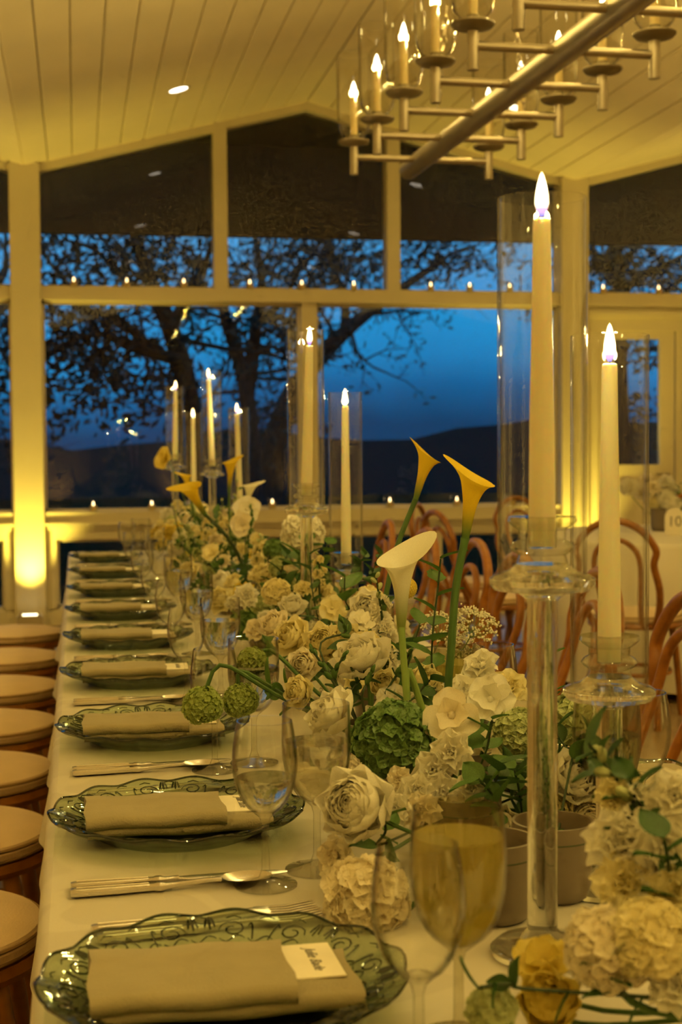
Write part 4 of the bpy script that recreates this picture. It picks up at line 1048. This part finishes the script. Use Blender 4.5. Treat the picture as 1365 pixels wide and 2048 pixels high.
for i, (x, y, lb) in enumerate(spots):
    if i == 0: x, y = .392, 1.345
    if i == 1: x, y = .470, 1.415-.02
    BOWLS.append((x, y))
    if not lb: lb = f'hidden low in the flower bed, {ORD[k]} of the row' if k else 'low under the flowers in the right foreground'; k += 1
    t = thing('flower_bowl', f'small taupe glazed bowl {lb}', 'bowl', (x, y, TT), 0, 'flower bowls'); ob('body', bowlm, t); ob('band', bandm, t)
A = lambda x, y, Y: aty(x, y, Y)
CAMD = lambda p, up=.5: (CAM-Vector(p)).normalized()+Vector((0, 0, up))
def V(*a): return Vector(a)
fg, nr, md, fr_ = 'in the right foreground', 'in the near flower bed', 'in the middle flower bed', 'in the far flower bed'
# ---- callas
calla(A(806, 1074, 1.72), A(803, 1262, 1.74), [A(818, 1340, 1.74), A(815, 1400, 1.73)], foot(A(815, 1400, 1.73)), .030, 'calla_w', 'white calla lily standing between the middle candles and the tall near candle', tip=(1, .35, 0), stemmat='stemlight', stemr=.0052)
calla(A(952, 918, 1.70), A(930, 1085, 1.72), [A(897, 1390, 1.72), A(903, 1300, 1.72), A(912, 1180, 1.72)], foot(A(897, 1390, 1.72)), .026, 'calla_y', 'large yellow calla lily just left of the nearest candle', tip=(-1, .3, 0), stemr=.0060)
calla(A(862, 885, 2.20), A(830, 1006, 2.20), [A(765, 1250, 2.2), A(790, 1110, 2.2)], foot(A(765, 1250, 2.2)), .0225, 'calla_y', 'slim yellow calla lily leaning right above the white calla', tip=(-1, .5, 0), stemr=.0050)
calla(A(366, 958, 4.05), A(412, 1032, 4.1), [A(500, 1200, 4.15), A(485, 1130, 4.15), A(455, 1075, 4.1)], foot(A(500, 1200, 4.15)), .036, 'calla_y', 'yellow calla lily leaning left from the far flower bed', tip=(-.74, -.15, -.46), stemmat='stemdark', stemr=.0062)
calla(A(464, 906, 4.7), A(458, 985, 4.7), [A(462, 1120, 4.7), A(459, 1040, 4.7)], foot(A(462, 1120, 4.7)), .027, 'calla_y', 'upright yellow calla lily in front of the rightmost far candle', tip=(1, .4, 0))
calla(A(505, 958, 4.7), A(493, 1012, 4.7), [A(490, 1120, 4.7), A(490, 1060, 4.7)], foot(A(490, 1120, 4.7)), .030, 'calla_w', 'small white calla lily right of the far candles', tip=(1, .3, 0))
calla(A(368, 940, 5.2), A(380, 985, 5.2), [A(400, 1100, 5.2)], foot(A(400, 1100, 5.2)), .024, 'calla_y', 'small yellow calla lily behind the leaning far calla', tip=(-1, .3, 0))
# ---- named blooms of the near bed
rose(A(718, 1612, 1.43), .048, V(-.75, -.85, .45), 'white', nr, v=0, label='big layered white ranunculus behind the near wine goblets')
rose(A(668, 1432, 1.72), .038, V(-.9, -.3, .7), 'white', nr, v=1, label='white ranunculus turned left above the cut water goblet')
rose(A(725, 1322, 1.92), .046, V(-.5, -.5, 1.0), 'white', nr, v=1, label='large white ranunculus seen from below, left of the white calla stem')
hyd(A(786, 1487, 1.62), .050, 'green', nr, 170, .20, 3, label='dark green hydrangea head in the near flower bed')
hyd(A(735, 1800, 1.36), .042, 'blush', nr, 130, .27, 14, label='pale hydrangea low behind the nearest place glasses')
hyd(A(672, 1560, 1.60), .034, 'blush', nr, 120, .27, 5, label='pale hydrangea beside the cut water goblet')
stockb(A(680, 1715, 1.45), .026, V(-.8, -.6, .3), 'blush', nr, label='ruffled pale stock under the big layered ranunculus')
hyd(A(1040, 1467, 1.66), .032, 'palegreen', nr, 140, .22, 7, label='pale green hydrangea left of the nearest candle stand')
hyd(A(1150, 1440, 1.85), .034, 'palegreen', nr, 60, .38, 8, label='pale green hydrangea right of the nearest candle stand')
openf(A(905, 1432, 1.60), .036, V(-.35, -1, .35), 'blush', nr, 3, label='broad petalled blush orchid right of the dark green hydrangea', name='moth_orchid', rufl=.03)
for i, (x, y, Y, r, mt) in enumerate(((905, 1508, 1.55, .027, 'white'), (868, 1545, 1.55, .026, 'white'), (832, 1585, 1.52, .022, 'white'), (885, 1590, 1.53, .026, 'white'), (800, 1560, 1.55, .016, 'blush'), (845, 1625, 1.5, .024, 'blush'), (790, 1620, 1.5, .02, 'white'), (940, 1580, 1.5, .02, 'white'), (925, 1395, 1.85, .02, 'cream'))):
    p = A(x, y, Y); stockb(p, r, CAMD(p, .25)+V(-.2+.1*i % .4, 0, 0), mt, nr)
rose(A(1148, 1558, 1.50), .036, V(.1, -.9, .6), 'white', nr, label='white ranunculus between the two near candle stands, upper')
rose(A(1180, 1645, 1.50), .042, V(-.2, -.9, .35), 'blush', nr, label='blush white ranunculus between the two near candle stands, lower')
rose(A(1105, 1625, 1.50), .030, V(-.3, -.9, .5), 'cream', nr, label='cream ranunculus half behind the nearest candle stand')
rose(A(968, 1392, 1.95), .026, V(.3, -.6, .6), 'yellow', nr, label='yellow ranunculus in front of the far water goblet')
rose(A(1058, 1702, 1.44), .026, V(-.1, -.9, .2), 'yellow', nr, label='yellow ranunculus above the taupe bowls')
rose(A(1000, 1650, 1.50), .026, V(-.3, -.9, .3), 'blush', nr, label='blush ranunculus right of the sparkling wine goblet')
for (x0, y0, x1, y1, Y, n, sz) in ((960, 1640, 1000, 1530, 1.50, 9, .034), (1040, 1650, 1030, 1540, 1.52, 10, .038), (950, 1560, 985, 1440, 1.58, 6, .028), (760, 1690, 770, 1640, 1.45, 6, .03), (1000, 1620, 960, 1560, 1.47, 8, .034), (1130, 1520, 1090, 1420, 1.75, 9, .032), (1100, 1480, 1085, 1300, 1.95, 10, .030), (1150, 1500, 1185, 1480, 1.5, 8, .03)):
    sprig([foot(A(x0, y0, Y)), A(x0, y0, Y), A((x0+x1)/2+6, (y0+y1)/2, Y), A(x1, y1, Y)], sz, nr, 'leaf' if n % 2 else 'leaf2', n)
# mint sprig, craspedia, lace, snapdragon
sprig([foot(A(872, 1380, 1.85)), A(868, 1360, 1.85), A(866, 1270, 1.85), A(876, 1180, 1.86), A(882, 1118, 1.86)], .036, nr, 'leaf2', 9, 'tall mint sprig with toothed leaves between the two callas', 1.1, 'stemdark', .12)
flower('craspedia', 'craspedia', 'flower', [('globe', cached('globe', craspedia_mb, 'craspedia'), S4(.0165))], A(814, 1176, 2.15), look((0, 0, 1)), foot(A(810, 1300, 2.15)), md, .0014, 'stem', label='round yellow craspedia ball right of the white calla')
for (x, y, Y, r, lb) in ((885, 1262, 2.1, .034, 'airy white lace flower left of the thick calla stem'), (948, 1255, 2.1, .036, 'airy white lace flower right of the thick calla stem'), (925, 1300, 2.15, .026, 'small airy lace flower above the far water goblet')):
    flower('lace_flower', '', 'flower', [('florets', cached(f'florets:u{int(x)}', umbel_mb(int(x), 'dots'), 'white'), S4(r)), ('rays', cached(f'rays:{int(x)}', umbel_mb(int(x), 'rays'), 'stemlight'), S4(r))], A(x, y, Y), look((.1, -.5, .8)), foot(A(x, y+100, Y)), md, .001, 'stemlight', label=lb)
spire([foot(A(765, 1350, 2.15)), A(770, 1330, 2.15), A(765, 1240, 2.15), A(752, 1150, 2.15)], .020, .010, 'white', md, 16, 'white snapdragon spike left of the white calla')
spire([foot(A(620, 1200, 2.9)), A(640, 1190, 2.9), A(640, 1140, 2.9), A(636, 1105, 2.9)], .016, .008, 'cream', md, 10, 'cream stock spike just right of the middle crystal stand')
# middle bed
for (x, y, Y, r, mt, d, lb) in ((648, 1290, 2.25, .040, 'cream', (-.4, -.8, .6), 'large cream ranunculus between the middle crystal stand and the white ranunculus'), (586, 1275, 2.30, .036, 'cream', (-.7, -.6, .5), 'cream ranunculus facing left under the middle crystal stand'), (585, 1215, 2.75, .030, 'white', (-.2, -.7, .9), 'white ranunculus at the foot of the middle crystal stand'), (550, 1250, 2.45, .030, 'blush', (-.6, -.6, .7), 'blush ranunculus left of the middle crystal stand'), (735, 1215, 2.45, .034, 'white', (-.2, -1, .3), 'white ranunculus left of the snapdragon spike'), (690, 1275, 2.2, .030, 'cream', (0, -.8, .7), 'cream ranunculus behind the large white one'), (610, 1330, 2.1, .028, 'blush', (-.5, -.8, .4), 'blush ranunculus below the cream pair in the middle bed'), (770, 1370, 1.95, .026, 'cream', (-.2, -.9, .5), 'cream ranunculus beside the white calla stem'), (850, 1360, 1.85, .026, 'cream', (.1, -.9, .5), 'cream ranunculus right of the white calla stem'), (600, 1385, 1.95, .026, 'cream', (-.8, -.6, .3), 'cream ranunculus beside the green snowball flowers')):
    rose(A(x, y, Y), r, V(*d), mt, md, label=lb)
openf(A(664, 1218, 2.55), .026, V(-.1, -1, .4), 'cream', md, 5, label='open cream flower with green veins below the ivy leaf')
for (x, y, Y, r, via, bx, lb) in ((406, 1412, 1.98, .029, (440, 1330, 1.98), (570, 1345, 1.98), 'green snowball flower drooping lowest, over the left chargers'), (482, 1402, 2.0, .026, (482, 1342, 2.0), (600, 1370, 2.0), 'green snowball flower drooping beside the lowest one'), (505, 1325, 2.1, .024, (540, 1300, 2.1), (600, 1360, 2.1), 'feathery green snowball flower above the drooping pair')):
    hyd(A(x, y, Y), r, 'lime', md, 170, .17, 9, label=lb, kindw='lime snowball', name='snowball_viburnum', via=A(*via), base=foot(A(*bx)), d=(-.2, -.1, 1))
for (x0, y0, x1, y1, Y, n, sz) in ((700, 1240, 690, 1155, 2.6, 5, .055), (740, 1180, 760, 1110, 2.8, 8, .03), (720, 1150, 730, 1110, 2.9, 8, .028), (640, 1250, 620, 1110, 2.75, 6, .034), (600, 1150, 605, 1085, 3.25, 7, .045), (640, 1160, 655, 1090, 3.25, 7, .045), (560, 1180, 575, 1110, 3.3, 8, .04), (600, 1390, 545, 1375, 2.0, 5, .036), (700, 1400, 720, 1360, 1.9, 6, .03), (820, 1420, 860, 1360, 1.8, 6, .034), (800, 1420, 840, 1250, 1.95, 7, .036)):
    sprig([foot(A(x0, y0, Y)), A(x0, y0, Y), A((x0+x1)/2-5, (y0+y1)/2, Y), A(x1, y1, Y)], sz, md, 'leaf' if n % 2 == 0 else 'leaf2', n)
for (pts, Y) in (([(700, 1420), (655, 1345), (625, 1300)], 1.85), ([(690, 1400), (670, 1350), (690, 1310)], 1.87), ([(760, 1410), (800, 1340), (820, 1305)], 1.88), ([(640, 1300), (690, 1265), (683, 1240)], 2.1), ([(725, 1400), (735, 1365), (745, 1340)], 1.85)):
    budsprig([foot(A(*pts[0], Y))]+[A(x, y, Y) for x, y in pts], md)
# far bed
hyd(A(606, 1068, 3.45), .052, 'white', fr_, 110, .30, 6, label='large white hydrangea behind the middle crystal stand')
for (x, y, Y, r, mt, lb) in ((446, 1165, 3.65, .036, 'white', 'white ranunculus lowest in the far flower bed'), (442, 1200, 3.45, .034, 'cream', 'cream ranunculus under the lowest white one'), (520, 1220, 3.3, .030, 'palegreen', ''), (378, 1145, 3.9, .032, 'cream', 'cream ranunculus at the left edge of the far flower bed')):
    if mt == 'palegreen': hyd(A(x, y, Y), r, mt, fr_, 60, .4, 8, label='pale green hydrangea at the front of the far flower bed')
    else: rose(A(x, y, Y), r, V(-.5, -.8, .6), mt, fr_, label=lb)
openf(A(332, 918, 5.9), .05, V(-.8, -.6, .3), 'yellow', fr_, 5, label='pale yellow orchid left of the leftmost far candle', name='moth_orchid', rufl=.03)
openf(A(494, 1020, 4.3), .044, V(-.2, -1, .3), 'white', fr_, 5, label='white orchid right of the far candles, upper', name='moth_orchid', rufl=.03)
openf(A(486, 1050, 4.25), .040, V(-.3, -1, .1), 'blush', fr_, 5, label='blush orchid under the upper white orchid', name='moth_orchid', rufl=.03)
budsprig([foot(A(495, 1160, 4.0)), A(495, 1150, 4.0), A(497, 1080, 4.0), A(505, 1040, 4.0), A(502, 1015, 4.0)], fr_, 7, .011, 'dark freesia stem with buds in front of the white orchid')
for (a, b, c, Y, mt) in (((430, 1140), (385, 1080), (352, 1020), 4.4, 'palegreen'), ((390, 1150), (365, 1090), (345, 1010), 4.8, 'palegreen'), ((440, 1120), (440, 1060), (446, 1000), 4.6, 'cream'), ((520, 1160), (520, 1100), (522, 1070), 3.8, 'cream'), ((420, 1110), (415, 1050), (400, 1010), 4.9, 'cream'), ((470, 1100), (470, 1030), (475, 960), 4.9, 'palegreen'), ((545, 1150), (560, 1110), (566, 1075), 3.9, 'cream')):
    spire([foot(A(*a, Y)), A(*a, Y), A(*b, Y), A(*c, Y)], .024, .010, mt, fr_, 12)
# right foreground, close to the lens
rose(A(1098, 2005, 1.02), .030, V(-.2, -.6, .6), 'yellow', fg, label='yellow ranunculus at the bottom edge of the right foreground')
openf(A(1085, 1935, 1.05), .026, V(-.2, -.4, .9), 'yellow', fg, 5, label='open yellow flower above the foreground ranunculus')
hyd(A(985, 2020, 1.02), .018, 'palegreen', fg, 50, .34, 7, label='small pale green flower at the bottom edge under the sparkling wine')
hyd(A(1215, 1900, .99), .031, 'blush', fg, 130, .26, 14, label='white hydrangea at the right of the foreground, lower left')
hyd(A(1300, 1880, .97), .030, 'cream', fg, 130, .26, 14, label='cream hydrangea at the right edge of the foreground')
spire([(.50, .93, TT+.05), A(1360, 1900, 1.0), A(1345, 1780, 1.03), A(1290, 1640, 1.06), A(1190, 1500, 1.10)], .028, .012, 'white', fg, 22, 'big blurred white stock spike leaning left across the right foreground')
for i, (x, y, Y, r, mt) in enumerate(((1225, 1590, 1.08, .016, 'cream'), (1235, 1690, 1.06, .028, 'white'), (1250, 1770, 1.04, .026, 'cream'), (1330, 1700, 1.03, .026, 'white'), (1350, 1600, 1.05, .026, 'white'), (1350, 1790, 1.0, .022, 'cream'), (1355, 1980, .96, .022, 'white'), (1180, 1850, 1.02, .014, 'blush'))):
    p = A(x, y, Y); stockb(p, r, CAMD(p, .3), mt, fg)
for (x0, y0, x1, y1, Y, n, sz) in ((1330, 1750, 1260, 1560, 1.07, 10, .030), (1360, 1900, 1330, 1680, 1.0, 10, .030), (1280, 1640, 1180, 1490, 1.10, 12, .026), (1080, 1980, 960, 1975, 1.0, 5, .022), (1250, 1990, 1215, 1900, .97, 7, .022)):
    sprig([foot(A(x0, y0, Y)), A(x0, y0, Y), A((x0+x1)/2, (y0+y1)/2-10, Y), A(x1, y1, Y)], sz, fg, 'leaf', n)
# ---- filling blooms along the bed
taken = [f[3] for f in FL]
rods = [(.405, 1.235), (.532, 1.40), (.475, 3.02), (.613, 3.31), (.405, 6.13), (.512, 6.5), (.513, 5.6), (.605, 5.48)]
cnt = 0; tries = 0; rf = random.Random(21)
while cnt < 190 and tries < 9000:
    tries += 1
    y = rf.uniform(1.5, 6.35); far = y > 3.45
    cx0 = .455; hw = .17 if not far else .165
    x = cx0+rf.uniform(-hw, hw); e = 1-((x-cx0)/hw)**2
    z = TT+.045+rf.uniform(.15, 1)*(.05+(.095 if not far else .14)*e)
    if y < 1.62 and x < .34: continue
    if x < .335 and y < 3.6: continue
    p = Vector((x, y, z))
    if any((p-q).length < .045 for q in taken) or any(math.hypot(x-a, y-b) < .04 for a, b in rods): continue
    taken.append(p); cnt += 1
    zone = nr if y < 1.9 else md if y < 3.4 else fr_
    d = V(rf.uniform(-.7, .4), -.8, rf.uniform(.3, 1)); q = rf.random(); mt = rf.choice(['white', 'cream', 'cream', 'blush', 'yellow'] if far else ['white', 'cream', 'blush', 'white'])
    if q < .18: rose(p, rf.uniform(.024, .034), d, mt, zone)
    elif q < .44: stockb(p, rf.uniform(.022, .032), d, mt, zone)
    elif q < .55: openf(p, rf.uniform(.022, .032), d, mt, zone)
    elif q < .63: hyd(p, rf.uniform(.028, .036), rf.choice(['white', 'palegreen', 'green', 'cream']), zone, 120, .26, rf.choice([4, 5]))
    else:
        b = foot(p); sprig([b, (Vector(b)+p)/2+V(0, 0, .01), p], rf.uniform(.024, .036), zone, rf.choice(['leaf', 'leaf', 'leaf2']), 7)
# ---- flowers and candle things on the round table behind
bz = Vector((3.12, 7.42)); t = thing('flower_bowl', 'taupe bowl of white flowers on the round table behind', 'bowl', (bz.x, bz.y, .749), 0); o = ob('body', bowlm, t); o.scale = (1.6,)*3
BOWLS.append((bz.x, bz.y)); bk = 'on the round table behind'
for i in range(16):
    a = rf.uniform(0, 6.28); q = rf.uniform(0, .2); p = Vector((bz.x+q*math.cos(a), bz.y+q*math.sin(a)*.6, .749+.12+rf.uniform(0, .16)))
    if i % 4 == 3: sprig([foot(p), p], .05, bk, 'leaf2', 6)
    elif i % 2: hyd(p, .05, rf.choice(['white', 'cream']), bk, 70, .36, 4)
    else: stockb(p, .045, CAMD(p, .3), rf.choice(['white', 'blush']), bk)
# ---- labels of the unnamed blooms: counted from the left within their bed
grp = {}
for (t, kw, zone, pos, named) in FL:
    if named: t['group'] = t.get('group') or f'flowers {zone}'.strip() if zone else 'calla lilies'
    else: grp.setdefault((kw, zone), []).append((proj(pos)[0], t))
def ordn(i):
    if i < 20: return NTH[i]
    d, u = divmod(i+1, 10); tens = ['', '', 'twenty', 'thirty', 'forty', 'fifty', 'sixty', 'seventy', 'eighty'][d]
    return tens[:-1]+'ieth' if u == 0 else tens+'-'+['', 'first', 'second', 'third', 'fourth', 'fifth', 'sixth', 'seventh', 'eighth', 'ninth'][u]
for (kw, zone), L in grp.items():
    for i, (_, t) in enumerate(sorted(L, key=lambda q: q[0])):
        t['label'] = f'{kw} {zone}' if len(L) == 1 else f'{kw} {zone}, {"leftmost" if i == 0 else ordn(i)+" from the left"}'
        t['group'] = f'{kw} {zone}'
